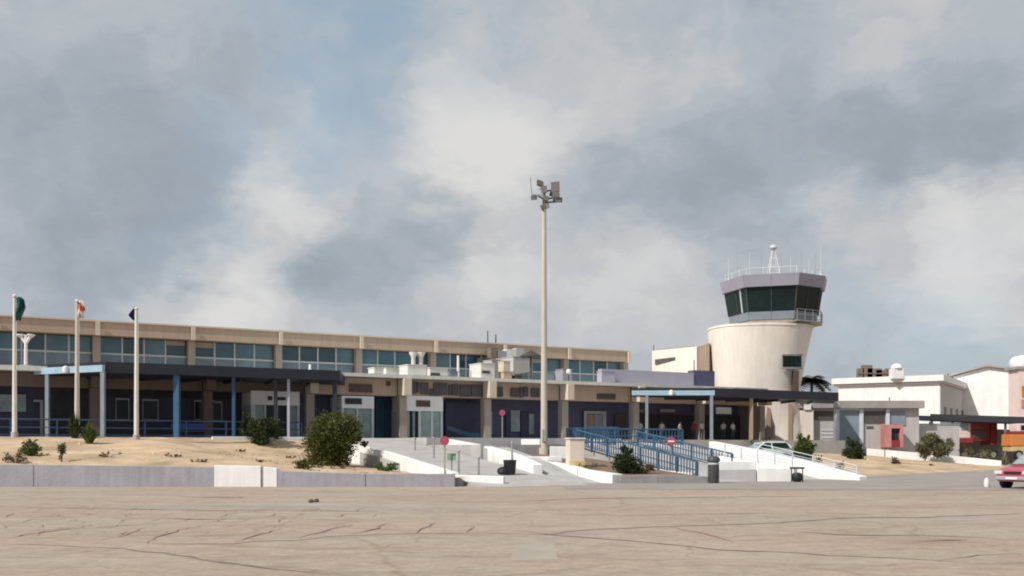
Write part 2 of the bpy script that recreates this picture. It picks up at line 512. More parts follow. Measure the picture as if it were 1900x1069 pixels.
def piece(name, m, parent, c, size, rz=0.0, label=None):
    """an alike piece: one cube mesh per material, shared; placed in world coordinates"""
    me = _cubes.get(m.name)
    if me is None:
        mb = MB().box(-.5, .5, -.5, .5, -.5, .5)
        me = bpy.data.meshes.new('piece ' + m.name)
        me.from_pydata([tuple(p) for p in mb.v], [], mb.f)
        me.materials.append(m)
        _cubes[m.name] = me
    o = bpy.data.objects.new(name, me)
    COL.objects.link(o)
    off = Vector((0, 0, 0))
    if parent is not None:
        o.parent = parent
        p = parent
        while p is not None:
            off += p.location; p = p.parent
    o.location = Vector(c) - off
    o.scale = size
    o.rotation_euler = (0, 0, rz)
    if label: o['label'] = label
    return o


def tpiece(name, m, parent, t0, t1, q0, q1, z0, z1, label=None):
    return piece(name, m, parent, W((t0 + t1) / 2, (q0 + q1) / 2, (z0 + z1) / 2), (abs(t1 - t0), abs(q1 - q0), abs(z1 - z0)), ROT, label)


def part_empty(name, parent, loc):
    o = bpy.data.objects.new(name, None); o.empty_display_size = .3
    COL.objects.link(o); o.parent = parent
    o.location = Vector(loc) - parent.location
    return o


def heightgrid(name, m, P00, P10, P01, P11, zf, nu, nv, kind='structure'):
    """grid between four (x, y) corners with zf(u, v, x, y)"""
    v, f = [], []
    for j in range(nv + 1):
        for i in range(nu + 1):
            u, w = i / nu, j / nv
            p = (Vector(P00) * (1 - u) + Vector(P10) * u) * (1 - w) + (Vector(P01) * (1 - u) + Vector(P11) * u) * w
            v.append((p.x, p.y, zf(u, w, p.x, p.y)))
    for j in range(nv):
        for i in range(nu):
            a = j * (nu + 1) + i
            f.append((a, a + 1, a + nu + 2, a + nu + 1))
    me = bpy.data.meshes.new(name)
    me.from_pydata(v, [], f); me.materials.append(m)
    me.polygons.foreach_set('use_smooth', [True] * len(f))
    o = bpy.data.objects.new(name, me); COL.objects.link(o)
    o['kind'] = kind
    return o


def sstep(a, b, x):
    k = max(0.0, min(1.0, (x - a) / (b - a)))
    return k * k * (3 - 2 * k)


from mathutils import noise as mnoise


def nz(x, y, s, seed=0.0):
    return mnoise.fractal(Vector((x * s, y * s, seed)), 1.0, 2.0, 4)

# ------------------------------------------------------------------ the ground and its terraces
GROUND_MESHES = []


def struct(o, ground=False):
    o['kind'] = 'structure'
    if ground: GROUND_MESHES.append(o)
    return o


struct(MB().add([(-3000, -3000, -.03), (3000, -3000, -.03), (3000, 3000, -.03), (-3000, 3000, -.03)], [(0, 1, 2, 3)]).build('ground', M['sand']))
apron = struct(MB().add([(-160, -120, 0), (160, -120, 0), (160, 112, 0), (-160, 112, 0)], [(0, 1, 2, 3)]).build('apron', M['apron']), True)
road = struct(MB().add([(2.2, 41.6, .008), (16, 40.6, .008), (60, 39.5, .008), (90, 39, .008), (90, 97, .008), (44, 97, .008), (34, 74, .008), (17, 57, .008), (2.2, 50, .008)],
                       [tuple(range(9))]).build('service_road', M['asphalt']), True)


def gp(px, py):
    Y = FOC * EYE / (py - HOR)
    return Vector(((px - CXP) / FOC * Y, Y))


def ribbon(name, pts, w, m, z=.004, jitter=.5, seed=1):
    """an irregular sealed crack lying on the apron, drawn from ground points"""
    r = random.Random(seed)
    P = [gp(*p) for p in pts]
    path = []
    for a, b in zip(P[:-1], P[1:]):
        n = max(2, int((b - a).length / .35))
        for i in range(n):
            path.append(a.lerp(b, i / n))
    path.append(P[-1])
    v, f = [], []
    for i, p in enumerate(path):
        q = path[min(i + 1, len(path) - 1)] - path[max(i - 1, 0)]
        nn = Vector((-q.y, q.x)).normalized()
        off = nn * (.16 * mnoise.noise(Vector((i * .23, seed * 3.1, 0))) + .06 * r.uniform(-1, 1))
        ww = w * (.35 + jitter * abs(mnoise.noise(Vector((i * .16, seed * 1.7, 5)))) * 2.2 + .25 * r.random())
        e = min(i, len(path) - 1 - i)
        ww *= min(1, .15 + e / 5)
        v += [(p.x + off.x - nn.x * ww / 2, p.y + off.y - nn.y * ww / 2, z), (p.x + off.x + nn.x * ww / 2, p.y + off.y + nn.y * ww / 2, z)]
    for i in range(len(path) - 1):
        f.append((2 * i, 2 * i + 2, 2 * i + 3, 2 * i + 1))
    me = bpy.data.meshes.new(name); me.from_pydata(v, [], f); me.materials.append(m)
    o = bpy.data.objects.new(name, me); COL.objects.link(o); o.parent = apron
    return o


k = 0
for pts, w, m in [
    ([(0, 1009), (110, 1013), (230, 1018), (330, 1030), (430, 1046), (600, 1068)], .11, 'seam'),
    ([(270, 1009), (430, 1009), (470, 1004), (560, 1003), (600, 996), (760, 990), (900, 989)], .10, 'seam_red'),
    ([(900, 989), (1010, 992), (1100, 983), (1250, 977), (1420, 971), (1600, 961)], .14, 'seam'),
    ([(1540, 962), (1700, 960), (1900, 953)], .17, 'seam'),
    ([(950, 986), (1060, 996), (1200, 1006), (1330, 1020), (1440, 1023), (1540, 1030), (1640, 1034), (1780, 1043), (1900, 1046)], .085, 'seam'),
    ([(1240, 978), (1310, 990), (1360, 1004), (1440, 1000)], .09, 'seam_red'),
    ([(1450, 986), (1560, 992), (1720, 994), (1900, 1002)], .12, 'seam'),
    ([(1740, 1040), (1830, 1032), (1900, 1027)], .07, 'seam'),
    ([(40, 942), (180, 944), (420, 948), (520, 946), (700, 950)], .13, 'seam_red'),
    ([(1100, 958), (1260, 955), (1480, 952)], .11, 'seam'),
    ([(960, 930), (1100, 925), (1300, 923), (1520, 921)], .18, 'seam_red'),
    ([(330, 922), (440, 924), (450, 923)], .45, 'seam'),
    ([(180, 1004), (240, 990), (270, 979)], .09, 'seam_red'),
    ([(270, 1009), (300, 994), (345, 979)], .09, 'seam_red'),
    ([(440, 1006), (480, 992), (520, 979)], .09, 'seam_red'),
    ([(555, 1000), (590, 988), (650, 974)], .09, 'seam_red'),
    ([(650, 993), (690, 983), (730, 970)], .09, 'seam_red'),
    ([(770, 990), (790, 980), (810, 972)], .10, 'seam'),
    ([(866, 988), (880, 978)], .11, 'seam'),
    ([(40, 996), (100, 984), (160, 976)], .08, 'seam_red'),
    ([(0, 1003), (60, 990), (130, 982), (300, 972), (420, 966)], .07, 'seam_red'),
    ([(200, 962), (380, 964), (560, 962)], .12, 'seam_red'),
    ([(330, 976), (470, 974), (640, 976)], .07, 'seam_red'),
    ([(1690, 1005), (1760, 1003), (1790, 1002)], .30, 'seam'),
]:
    k += 1
    ribbon('tar_seam', pts, w, M[m], z=.004 + .0006 * k, seed=k)


_r = random.Random(5)
for py, x0, x1, w_ in ((946, 60, 700, .05), (956, 10, 760, .05), (966, 40, 640, .05), (977, 0, 560, .045), (990, 60, 420, .04)):
    xx = x0
    while xx < x1:
        k += .15
        dx, dy = _r.uniform(14, 34), _r.uniform(4, 8)
        ribbon('joint_mark', [(xx, py + dy * .6), (xx + dx * .5, py + _r.uniform(-1, 1)), (xx + dx, py - dy * .5)], w_ * 1.3, M['seam_red'], z=.004 + .0006 * k, seed=int(k * 10))
        xx += _r.uniform(48, 92)


def patchpoly(px_pts, z):
    P = [gp(*p) for p in px_pts]
    o = MB().add([(p.x, p.y, z) for p in P], [tuple(range(len(P)))]).build('concrete_patch', M['patch'], apron)
    return o


patchpoly([(955, 1006), (1028, 1007), (1036, 1042), (948, 1040)], .0022)
patchpoly([(180, 937), (640, 941), (900, 945), (880, 938), (520, 932)], .003)

# sand mound in front of the terminal, left: from the low wall up to the terrace
FRONT_Y = 44.75


def mound_z(u, v, x, y):
    t = CU * x + SU * y
    zf = .80 - .42 * sstep(-14, -2.5, x)
    drop = 1 - .93 * sstep(10.5, 16.5, t)
    s = v ** .85
    up = zf + (2.28 - zf) * (s * (drop + (1 - drop) * s ** 6))
    return up + .075 * nz(x, y, .45, 3) * (1 - .6 * v) + .03 * nz(x, y, 1.6, 8)


B0 = W(-42, 62.5, 0); B1 = W(20.6, 62.5, 0)
mound = heightgrid('sand_mound', M['sand'], (-62, FRONT_Y - .2), (-2.0, FRONT_Y - .2), (B0.x, B0.y), (B1.x, B1.y), mound_z, 150, 60)
GROUND_MESHES.append(mound)


def bank_z(u, v, x, y):
    back = 2.15 * (1 - sstep(.30, .80, u)) + .12 * sstep(.3, 1, u)
    s = v ** .8
    return -.06 + .0 + back * s + .05 * nz(x, y, .5, 21) + .02 * nz(x, y, 1.7, 4)


bank = heightgrid('sand_bank', M['sand'], (16.6, 55.0), (52, 93), (2.0, 98.6), (66, 122), bank_z, 110, 60)
GROUND_MESHES.append(bank)


def tprism(name, m, poly, z0, z1, ground=True):
    mb = MB()
    mb.hexa([W(t, q, z0) for t, q in poly], [W(t, q, z1) for t, q in poly])
    return struct(mb.build(name, m), ground)


TZ = 2.3
tprism('terrace', M['concrete'], [(-42, 62.4), (26.4, 62.4), (26.4, 57.2), (41.0, 57.2), (41.0, 64), (70, 64), (70, 88), (-42, 88)], -.4, TZ)
LZ = 1.85
tprism('landing', M['concrete'], [(26.45, 50.2), (41.0, 50.2), (41.0, 57.15), (26.45, 57.15)], -.4, LZ)


def sloped(name, m, t0, t1, q0, q1, z0, z1, tb0=None, tb1=None):
    """a ramp: front edge t0..t1 at q0 (height z0), back edge at q1 (height z1)"""
    tb0 = t0 if tb0 is None else tb0; tb1 = t1 if tb1 is None else tb1
    mb = MB()
    mb.hexa([W(t0, q0, -.3), W(t1, q0, -.3), W(tb1, q1, -.3), W(tb0, q1, -.3)], [W(t0, q0, z0), W(t1, q0, z0), W(tb1, q1, z1), W(tb0, q1, z1)])
    return struct(mb.build(name, m), True)


sloped('ramp', M['ramp'], 20.35, 25.6, 38.2, 62.38, .012, TZ - .004, 20.7, 26.4)
sloped('path', M['concrete'], 25.95, 27.9, 40.2, 50.18, .014, LZ - .15, 26.6, 28.2)
sloped('ramp', M['ramp'], 32.6, 37.0, 38.4, 50.18, .012, LZ - .004)
sloped('ramp', M['ramp'], 37.5, 41.0, 39.2, 50.18, .013, LZ - .006)
# planted island between the path and the blue railings
isl = MB().hexa([W(28.4, 39.9, -.2), W(32.2, 38.9, -.2), W(32.2, 50.1, -.2), W(28.6, 50.1, -.2)],
                [W(28.4, 39.9, .33), W(32.2, 38.9, .33), W(32.2, 50.1, 1.25), W(28.6, 50.1, 1.35)])
struct(isl.build('planting_bed', M['soil']), True)

_bv = []
for o in GROUND_MESHES:
    me = o.data
    _bv.append(BVHTree.FromPolygons([tuple(v.co) for v in me.vertices], [tuple(p.vertices) for p in me.polygons]))


def hit(px, py):
    """where the line of sight through a pixel of the photograph meets the ground"""
    for k_ in range(60):
        d = Vector(((px - CXP) / FOC, 1.0, (HOR - py - k_ * .5) / FOC)).normalized()
        best = None
        for b in _bv:
            loc, n, i, dist = b.ray_cast(Vector((0, 0, EYE)), d, 400)
            if loc is not None and (best is None or dist < best[1]): best = (loc, dist)
        if best: return best[0]


def gz(x, y):
    best = 0.0
    for b in _bv:
        loc, n, i, dist = b.ray_cast(Vector((x, y, 30)), Vector((0, 0, -1)), 60)
        if loc is not None: best = max(best, loc.z)
    return best


def stand(px, Y):
    """ground point at a pixel column and a distance"""
    x = (px - CXP) / FOC * Y
    return Vector((x, Y, gz(x, Y)))


# ------------------------------------------------------------------ low walls and parapets
lw = thing('low_wall', 'long grey painted low wall along the front of the sand mound, one stretch of it white', 'wall', (-20, 44.3, 0))
edges = [-62, -48, -36, -28.4, -20.6, -12.83, -10.12, -6.3, -2.45]
def wtop(x): return .955 - .40 * sstep(-16, -6.5, x)
for a, b in zip(edges[:-1], edges[1:]):
    white = abs(a + 12.83) < .01
    if white:
        MB().hexa([(a, 44.08, -.2), (-10.82, 44.08, -.2), (-10.82, 44.42, -.2), (a, 44.42, -.2)], [(a, 44.08, .93), (-10.82, 44.08, .89), (-10.82, 44.42, .89), (a, 44.42, .93)]).build('wall_panel', M['white'], lw, bevel=.02)['label'] = 'white painted panel of the low wall'
        MB().hexa([(-10.70, 44.08, -.2), (b, 44.08, -.2), (b, 44.42, -.2), (-10.70, 44.42, -.2)], [(-10.70, 44.08, .86), (b, 44.08, .8), (b, 44.42, .8), (-10.70, 44.42, .86)]).build('wall_panel', M['white'], lw, bevel=.02)
        MB().box(-10.84, -10.68, 44.14, 44.36, -.2, .84).build('joint_post', M['steel'], lw)
    else:
        e = .012
        MB().hexa([(a + e, 44.1, -.2), (b - e, 44.1, -.2), (b - e, 44.4, -.2), (a + e, 44.4, -.2)],
                  [(a + e, 44.1, wtop(a)), (b - e, 44.1, wtop(b)), (b - e, 44.4, wtop(b)), (a + e, 44.4, wtop(a))]).build('wall_panel', M['grey_wall'], lw, bevel=.02)


def parapet(label, pts, width, m, low=-.3, name='parapet', cat='parapet'):
    """pts: (t, q, top z) from the terrace down"""
    c = W(*pts[-1][:2], 0)
    r = thing(name, label, cat, (c.x, c.y, 0))
    for (t0, q0, z0), (t1, q1, z1) in zip(pts[:-1], pts[1:]):
        a, b = W(t0, q0, 0), W(t1, q1, 0)
        MB().slab((a.x, a.y), (b.x, b.y), width, low, z0, z1).build('wall_section', m, r, bevel=.025)
    return r


def wq(px, py, Y):
    p = at(px, py, Y)
    return (CU * p.x + SU * p.y, -SU * p.x + CU * p.y, p.z)


parapet('white sloping parapet on the sand mound side of the vehicle ramp', [wq(650, 822, 58.1), wq(720, 838, 53.8), wq(790, 860, 48.5), wq(846, 877, 45.4)], .32, M['white'])
parapet('short white wall at the foot of the ramp where the grey low wall ends', [wq(843, 881, 45.4), wq(936, 884, 45.0)], .4, M['white'], cat='wall', name='end_wall')
parapet('thin white parapet between the vehicle ramp and the footpath behind the squat black bin', [wq(832, 815, 62.6), wq(905, 828, 57), wq(960, 844, 52.5), wq(998, 862, 49.6)], .5, M['white'])
parapet('thick white kerb wall below the beige pillar, running down from the lamp mast', [wq(968, 848, 57), wq(1040, 860, 53), wq(1082, 871, 50.2), wq(1146, 880, 48.3)], .7, M['white'], name='kerb_wall', cat='wall')
parapet('grey kerb in front of the dark bush', [wq(1149, 882, 48.2), wq(1220, 881, 48.3), wq(1312, 884, 48.6)], .3, M['kerb'], name='bed_kerb', cat='kerb')
parapet('white kerb strip at the foot of the blue railing', [wq(1212, 868, 53.2), wq(1250, 874, 51.5), wq(1290, 878, 50.2)], .25, M['white'], name='bed_kerb', cat='kerb')
parapet('small white wall left of the lamp mast foot', [wq(968, 815, 60.5), wq(1003, 815, 60.2)], .3, M['white'], name='retaining_wall', cat='wall')
parapet('small white wall right of the lamp mast foot', [wq(1020, 828, 57), wq(1058, 829, 57)], .3, M['white'], name='retaining_wall', cat='wall')
parapet('low white wall step left of the kerb wall behind the squat black bin', [wq(944, 847, 54.5), wq(1042, 847, 54.8)], .3, M['white'], low=.2, name='retaining_wall', cat='wall')
parapet('low white wall behind the blue railings of the landing', [wq(1092, 815, 62), wq(1200, 822, 62.5), wq(1262, 826, 62.8)], .3, M['white'], name='retaining_wall', cat='wall')
parapet('long white parapet running down beside the sand on the right ramp', [wq(1322, 819, 63), wq(1400, 834, 59.5), wq(1500, 856, 55.8), wq(1602, 884, 52.4)], .55, M['white'])
parapet('inner white parapet between the two right ramps', [wq(1336, 846, 55), wq(1402, 856, 53.5), wq(1476, 869, 51.3)], .3, M['white'])
parapet('white end block beside the ball shaped black bin', [wq(1404, 868, 50.9), wq(1468, 869, 50.9)], .3, M['white'], name='end_wall', cat='wall')
parapet('grey end block behind the tall bin', [wq(1312, 872, 50.9), wq(1402, 871, 50.9)], .3, M['grey_block'], name='end_wall', cat='wall')
parapet('pale upper wall above the grey end block', [wq(1334, 856, 51.6), wq(1402, 856, 51.6)], .3, M['white'], name='retaining_wall', cat='wall')

parapet('white retaining wall under the terrace edge behind the big round bush', [(20.6, 62.2, 2.34), (14.6, 62.2, 2.34)], .3, M['white'], name='retaining_wall', cat='wall')
# long white edging in front of the right hand sheds
wk = thing('edging_wall', 'long low white edging wall running across the sand below the olive tree', 'wall', (40, 97, 0))
kp = [(1608, 832, 95), (1640, 835, 94.6), (1643, 835, 94.6), (1715, 841, 93.6), (1718, 841, 93.6), (1790, 848, 92.6), (1858, 855, 91.5)]
for a, b in ((0, 1), (2, 3), (4, 5), (5, 6)):
    p, q = at(*kp[a]), at(*kp[b])
    MB().slab((p.x, p.y), (q.x, q.y), .4, (p.z - .9, q.z - .7), p.z, q.z).build('edging_block', M['white'], wk, bevel=.03)

# ------------------------------------------------------------------ terminal
tb = thing('terminal_building', 'long two storey tan terminal with teal upper windows over a flat roofed front', 'terminal', tuple(W(28, 80, 0)))
QL, QU = 71.4, 85.4
T0, T1, TU1 = -30.0, 66.6, 61.6
RZ = 7.10
# lower storey
tpiece('ground_wall', M['navy_shaded'], tb, T0, 23.3, 73.6, 74.0, TZ - .1, RZ - .26)
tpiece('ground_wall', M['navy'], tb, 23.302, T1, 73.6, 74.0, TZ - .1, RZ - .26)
tpiece('end_wall', M['tan_dark'], tb, T1 - .35, T1, 71.4, 73.6, TZ - .1, RZ - .26)
tpiece('rear_block', M['tan_dark'], tb, T0, T1, 74.02, 96, TZ - .1, RZ - .26)
tpiece('roof_slab', M['roof_edge'], tb, 22.6, T1 - 4, 70.25, 96, RZ - .25, RZ)
tpiece('roof_slab', M['roof_grey'], tb, T1 - 3.98, T1 + .2, 70.2, 96, RZ - .27, RZ - .02)
tpiece('roof_slab', M['roof_edge'], tb, T0, 22.58, 70.25, 96, RZ - .62, RZ - .32)
LP = [30.8 + 7.2 * i for i in range(-8, 6)]
for i, a in enumerate(LP):
    tpiece('pier', M['pier'] if a > 22 else M['render_shaded'], tb, a - .3, a + .3, 70.9, 71.55, TZ - .05, 5.53)
    tpiece('pier_head', M['cream_pier'] if a > 22 else M['render_shaded'], tb, a - .3, a + .3, 70.0, 71.2, 5.56, RZ - .66 if a < 22 else RZ - .27)
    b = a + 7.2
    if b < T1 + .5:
        tpiece('beam', M['tan'] if a > 22 or a < 1 else M['render_shaded'], tb, a + .32, min(b, T1) - .32, 71.3, 71.8, 5.55, RZ - .66 if a < 22 else RZ - .28)
        tpiece('soffit', M['tan_dark'], tb, a + .32, min(b, T1) - .32, 71.82, 73.55, 5.62, 5.72)
# upper storey
ZF0, ZF1 = 10.38, 11.4
tpiece('upper_block', M['tan_dark'], tb, T0, TU1 - .3, QU + .5, QU + 14, RZ + .01, ZF0 - .02)
tpiece('upper_roof', M['tan'], tb, T0, TU1 - .1, QU - .75, QU + 14.4, ZF0 + .002, ZF1)
tpiece('roof_trim', M['cream_pier'], tb, T0, TU1, QU - .85, QU + 14.5, ZF1 + .002, ZF1 + .13)
UP = [11.15 + 7.2 * i for i in range(-5, 8)]
for a in UP:
    tpiece('upper_pier', M['pier'], tb, a - .28, a + .28, QU - .35, QU + .48, RZ + .02, ZF0 - .02)
    tpiece('pier_head', M['cream_pier'], tb, a - .16, a + .16, QU - 1.02, QU - .87, ZF0 - .05, ZF1 - .02)
    if a + 7.2 < TU1 + .5:
        for j in range(4):
            x0 = a + .30 + j * 1.65; x1 = x0 + 1.65
            tpiece('window_pane', M[rnd.choice(('teal_glass', 'teal_glass', 'teal_deep', 'teal_blind'))], tb, x0 + .06, x1 - .06, QU + .28, QU + .34, 9.12, ZF0 - .06)
            tpiece('lower_pane', M['spandrel'], tb, x0 + .06, x1 - .06, QU + .26, QU + .32, 7.75, 8.98)
            if j: tpiece('mullion', M['alu'], tb, x0 - .055, x0 + .055, QU + .2, QU + .44, 7.6, ZF0 - .04)
        for j in range(4):
            if rnd.random() < .16:
                x0 = a + .30 + j * 1.65
                tpiece('window_blind', M['pier'], tb, x0 + .1, x0 + 1.55, QU + .262, QU + .276, ZF0 - rnd.uniform(.3, .62), ZF0 - .07)
        tpiece('transom', M['alu'], tb, a + .3, a + 6.9, QU + .21, QU + .36, 8.98, 9.11)
        tpiece('window_sill', M['pier'], tb, a + .3, a + 6.9, QU + .05, QU + .4, 7.3, 7.74)

# right lilac parapet on the roof and its darker end
tpiece('roof_parapet', M['purple'], tb, t_at(1112, 73), t_at(1282, 73), 72.6, 73.2, RZ + .01, zpx(1200, 689, 73))
tpiece('parapet_end', M['navy'], tb, t_at(1284, 73), t_at(1322, 73), 72.7, 73.6, RZ + .01, zpx(1300, 688, 73))


def onq(px0, px1, py0, py1, q):
    """rectangle in the picture -> t0, t1, z0, z1 on the plane q"""
    t0, t1 = t_at(px0, q), t_at(px1, q)
    pm = (px0 + px1) / 2
    return t0, t1, zpx(pm, py1, q), zpx(pm, py0, q)


def flat(name, m, px0, px1, py0, py1, q, th=.08, label=None, z0=None):
    t0, t1, za, zb = onq(px0, px1, py0, py1, q)
    if z0 is not None: za = z0
    return tpiece(name, m, tb, t0, t1, q - th, q, za, zb, label)


# white entrance porches with their small dark name plates
def porch(px0, px1, py0, plate, jambs, panes, q=71.05, head=763):
    t0, t1, zh, z1 = onq(px0, px1, py0, head, q)
    c = W((t0 + t1) / 2, q + 1, TZ)
    e = part_empty('entrance_porch', tb, c)
    tpiece('fascia', M['white'], e, t0, t1, q, 73.5, zh, z1)
    for a, b in jambs:
        ta, tb_ = t_at(a, q), t_at(b, q)
        tpiece('jamb', M['alu'], e, ta, tb_, q + .03, 73.5 if (a, b) in (jambs[0], jambs[-1]) else q + .2, TZ, zh - .004)
    for a, b, m in panes:
        ta, tb_ = t_at(a, q), t_at(b, q)
        tpiece('door_leaf', M[m], e, ta, tb_, q + .12, q + .18, TZ + .03, zh - .03)
    for a, b, c0, c1, m in plate:
        ta, tb_, za, zb = onq(a, b, c0, c1, q)
        tpiece('name_plate', M[m], e, ta, tb_, q - .05, q - .004, za, zb)
    return e


porch(750, 822, 735, [(772, 798, 743, 755, 'plaque')], [(749, 754), (777, 781), (800, 804), (818, 822)],
      [(755, 761, 'pale_glass'), (761, 767, 'dark_glass'), (767, 771, 'pale_glass'), (771, 777, 'dark_glass'), (781, 800, 'pale_glass'), (804, 818, 'pale_glass')])
porch(634, 694, 735, [(640, 671, 739, 750, 'plaque_black')], [(634, 638), (662, 665), (690, 694)],
      [(638, 662, 'pale_glass'), (665, 690, 'pale_glass')], head=758)
porch(466, 556, 726, [(497, 505, 735, 743, 'plaque_black'), (512, 530, 737, 743, 'plaque_black')], [(466, 474), (491, 494), (513, 516), (533, 537), (552, 556)],
      [(474, 491, 'pale_glass'), (494, 513, 'dark_glass'), (516, 533, 'dark_glass'), (537, 552, 'blue_grey')], head=752)
# dark panels, doors and windows along the recessed front
flat('door_leaf', M['teal_glass'], 697, 712, 738, 815, 73.5, z0=TZ)
flat('door_leaf', M['navy_deep'], 713, 732, 742, 815, 73.5, z0=TZ)
pn = flat('shutter_panel', M['navy_deep'], 826, 893, 746, 816, 73.3, z0=TZ)
swoosh_pts = [(830, 793), (842, 797), (856, 802), (872, 806), (890, 808)]
mb = MB()
for (a, b), (c, d) in zip(swoosh_pts[:-1], swoosh_pts[1:]):
    q = 73.21
    mb.hexa([W(t_at(a, q), q, zpx(a, b + 4, q)), W(t_at(c, q), q, zpx(c, d + 5, q)), W(t_at(c, q), q + .02, zpx(c, d + 5, q)), W(t_at(a, q), q + .02, zpx(a, b + 4, q))],
            [W(t_at(a, q), q, zpx(a, b - 3, q)), W(t_at(c, q), q, zpx(c, d - 4, q)), W(t_at(c, q), q + .02, zpx(c, d - 4, q)), W(t_at(a, q), q + .02, zpx(a, b - 3, q))])
mb.build('painted_wave', M['swoosh'], tb)
flat('shutter_rail', M['blue_dark'], 828, 892, 750, 753, 73.24)
flat('window_pane', M['pale_glass'], 947, 964, 761, 801, 73.5)
flat('window_pane', M['blue_grey'], 906, 913, 764, 806, 73.5)
flat('door_leaf', M['pale_glass'], 981, 990, 768, 806, 73.5)
flat('door_leaf', M['navy_deep'], 938, 946, 768, 815, 73.5, z0=TZ)
flat('door_leaf', M['navy_deep'], 966, 980, 764, 815, 73.48, z0=TZ)
flat('window_pane', M['pale_glass'], 1042, 1050, 762, 800, 73.5)
de = [(1083, 1088, 765, 815), (1118, 1124, 768, 815)]
for a, b, c, d in de: flat('door_frame', M['grey_block'], a, b, c, d, 73.4, z0=TZ)
flat('door_head', M['grey_block'], 1083, 1124, 763, 768, 73.38)
flat('door_leaf', M['tan_dark'], 1089, 1101, 769, 815, 73.5, z0=TZ)
flat('door_leaf', M['grey_wall'], 1102, 1117, 769, 815, 73.5, z0=TZ)
flat('door_leaf', M['plaque'], 1140, 1160, 768, 815, 73.5, z0=TZ)
flat('window_pane', M['blue_grey'], 1180, 1193, 760, 765, 73.5)
flat('counter_front', M['grey_wall'], 1224, 1252, 759, 765, 73.3)
flat('counter_front', M['blue_grey'], 1292, 1306, 757, 767, 73.3)
flat('lit_panel', M['white'], 1328, 1356, 756, 768, 70.8)
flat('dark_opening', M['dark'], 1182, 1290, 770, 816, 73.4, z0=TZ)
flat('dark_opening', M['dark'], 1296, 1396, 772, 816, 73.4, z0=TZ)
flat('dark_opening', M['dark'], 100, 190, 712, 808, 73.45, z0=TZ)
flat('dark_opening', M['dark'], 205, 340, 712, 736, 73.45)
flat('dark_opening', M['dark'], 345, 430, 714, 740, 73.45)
for a, b, c, d in [(216, 238, 742, 778), (266, 292, 744, 778), (362, 396, 746, 778), (398, 410, 748, 780)]:
    flat('window_frame', M['steel'], a - 2, b + 2, c - 3, d + 2, 73.45, .06)
    flat('window_pane', M['dark_glass'], a, b, c, d, 73.38, .05)
flat('window_pane', M['pale_glass'], -8, 22, 732, 764, 73.5)
flat('window_pane', M['pale_glass'], 30, 48, 732, 764, 73.5)
flat('window_frame', M['grey_wall'], 62, 80, 742, 746, 73.2)
flat('window_frame', M['grey_wall'], 74, 80, 746, 808, 73.2, z0=TZ)
# sign boards on the beams
flat('sign_board', M['plaque'], 648, 690, 713, 728, 71.26, .1)
flat('sign_board', M['plaque'], 717, 724, 708, 716, 71.26, .1)
flat('sign_board', M['plaque'], 1108, 1141, 731, 741, 71.26, .1)
for a, b, c, d in [(755, 771, 708, 730), (773, 777, 709, 728), (780, 794, 710, 731), (797, 803, 722, 733), (804, 829, 711, 733), (832, 836, 714, 734), (838, 850, 713, 734), (853, 872, 714, 736), (874, 893, 714, 736),
                   (906, 914, 714, 722), (916, 932, 718, 736), (947, 962, 720, 737), (964, 969, 719, 738), (971, 979, 718, 736), (985, 1000, 720, 737)]:
    flat('sign_letter_block', M['sign_dark'], a, b, c, d, 71.26, .12)

# ------------------------------------------------------------------ entrance canopies
def canopy(label, A, Bp, C, D, ztop, thick, posts, lamp_px, portal_posts, q_label=''):
    """roof plate A (left back), B (left front corner), C (right front), D (right back), all (x, y)"""
    r = thing('entrance_canopy', label, 'canopy', (Bp[0], Bp[1], TZ))
    MB().hexa([(p[0], p[1], ztop - thick) for p in (A, Bp, C, D)], [(p[0], p[1], ztop) for p in (A, Bp, C, D)]).build('roof_plate', M['canopy'], r)
    # pale blue portal beam on the open end, a little proud of the roof
    a, b = Vector(A), Vector(Bp)
    n = (b - a).normalized(); n = Vector((n.y, -n.x)) * .16
    a2, b2 = a + n, b + n
    MB().slab((a2.x, a2.y), (b2.x, b2.y), .22, ztop - .62, ztop - .22, ztop - .22).build('portal_beam', M['light_blue'], r)
    for px, m, w in portal_posts:
        s = None
        d = b2 - a2
        x = (px - CXP) / FOC
        s = (x * a2.y - a2.x) / (d.x - x * d.y)
        p = a2 + d * s
        MB().box(p.x - w / 2, p.x + w / 2, p.y - w / 2, p.y + w / 2, TZ - .2, ztop - .63).build('portal_post', M[m], r)
        MB().box(p.x - w * .9, p.x + w * .9, p.y - w * .9, p.y + w * .9, TZ - .2, TZ + .05).build('post_foot', M['steel'], r)
    b, c = Vector(Bp), Vector(C)
    for px, m, w in posts:
        d = c - b; x = (px - CXP) / FOC
        s = (x * b.y - b.x) / (d.x - x * d.y)
        p = b + d * s + Vector((-SU, CU)) * .3
        MB().box(p.x - w / 2, p.x + w / 2, p.y - w / 2, p.y + w / 2, TZ - .2, ztop - thick - .002).build('canopy_post', M[m], r)
    for i in range(1, 7):
        e = b.lerp(c, i / 7) + Vector((-SU, CU)) * 1.2
        f = Vector(A).lerp(Vector(D), i / 7)
        MB().slab((e.x, e.y), (f.x, f.y), .14, ztop - thick - .18, ztop - thick - .004, ztop - thick - .004).build('roof_rib', M['canopy'], r)
    x = (lamp_px - CXP) / FOC; d = b2 - a2
    s = (x * a2.y - a2.x) / (d.x - x * d.y)
    p = a2 + d * s + n * 1.3
    lm = MB(); lm.lathe((p.x, p.y, ztop - .42), [(.05, -.24), (.17, -.18), (.20, 0), (.17, .18), (.05, .24)], 12)
    lm.build('beam_lamp', M['sign_white'], r, smooth=True)
    return r


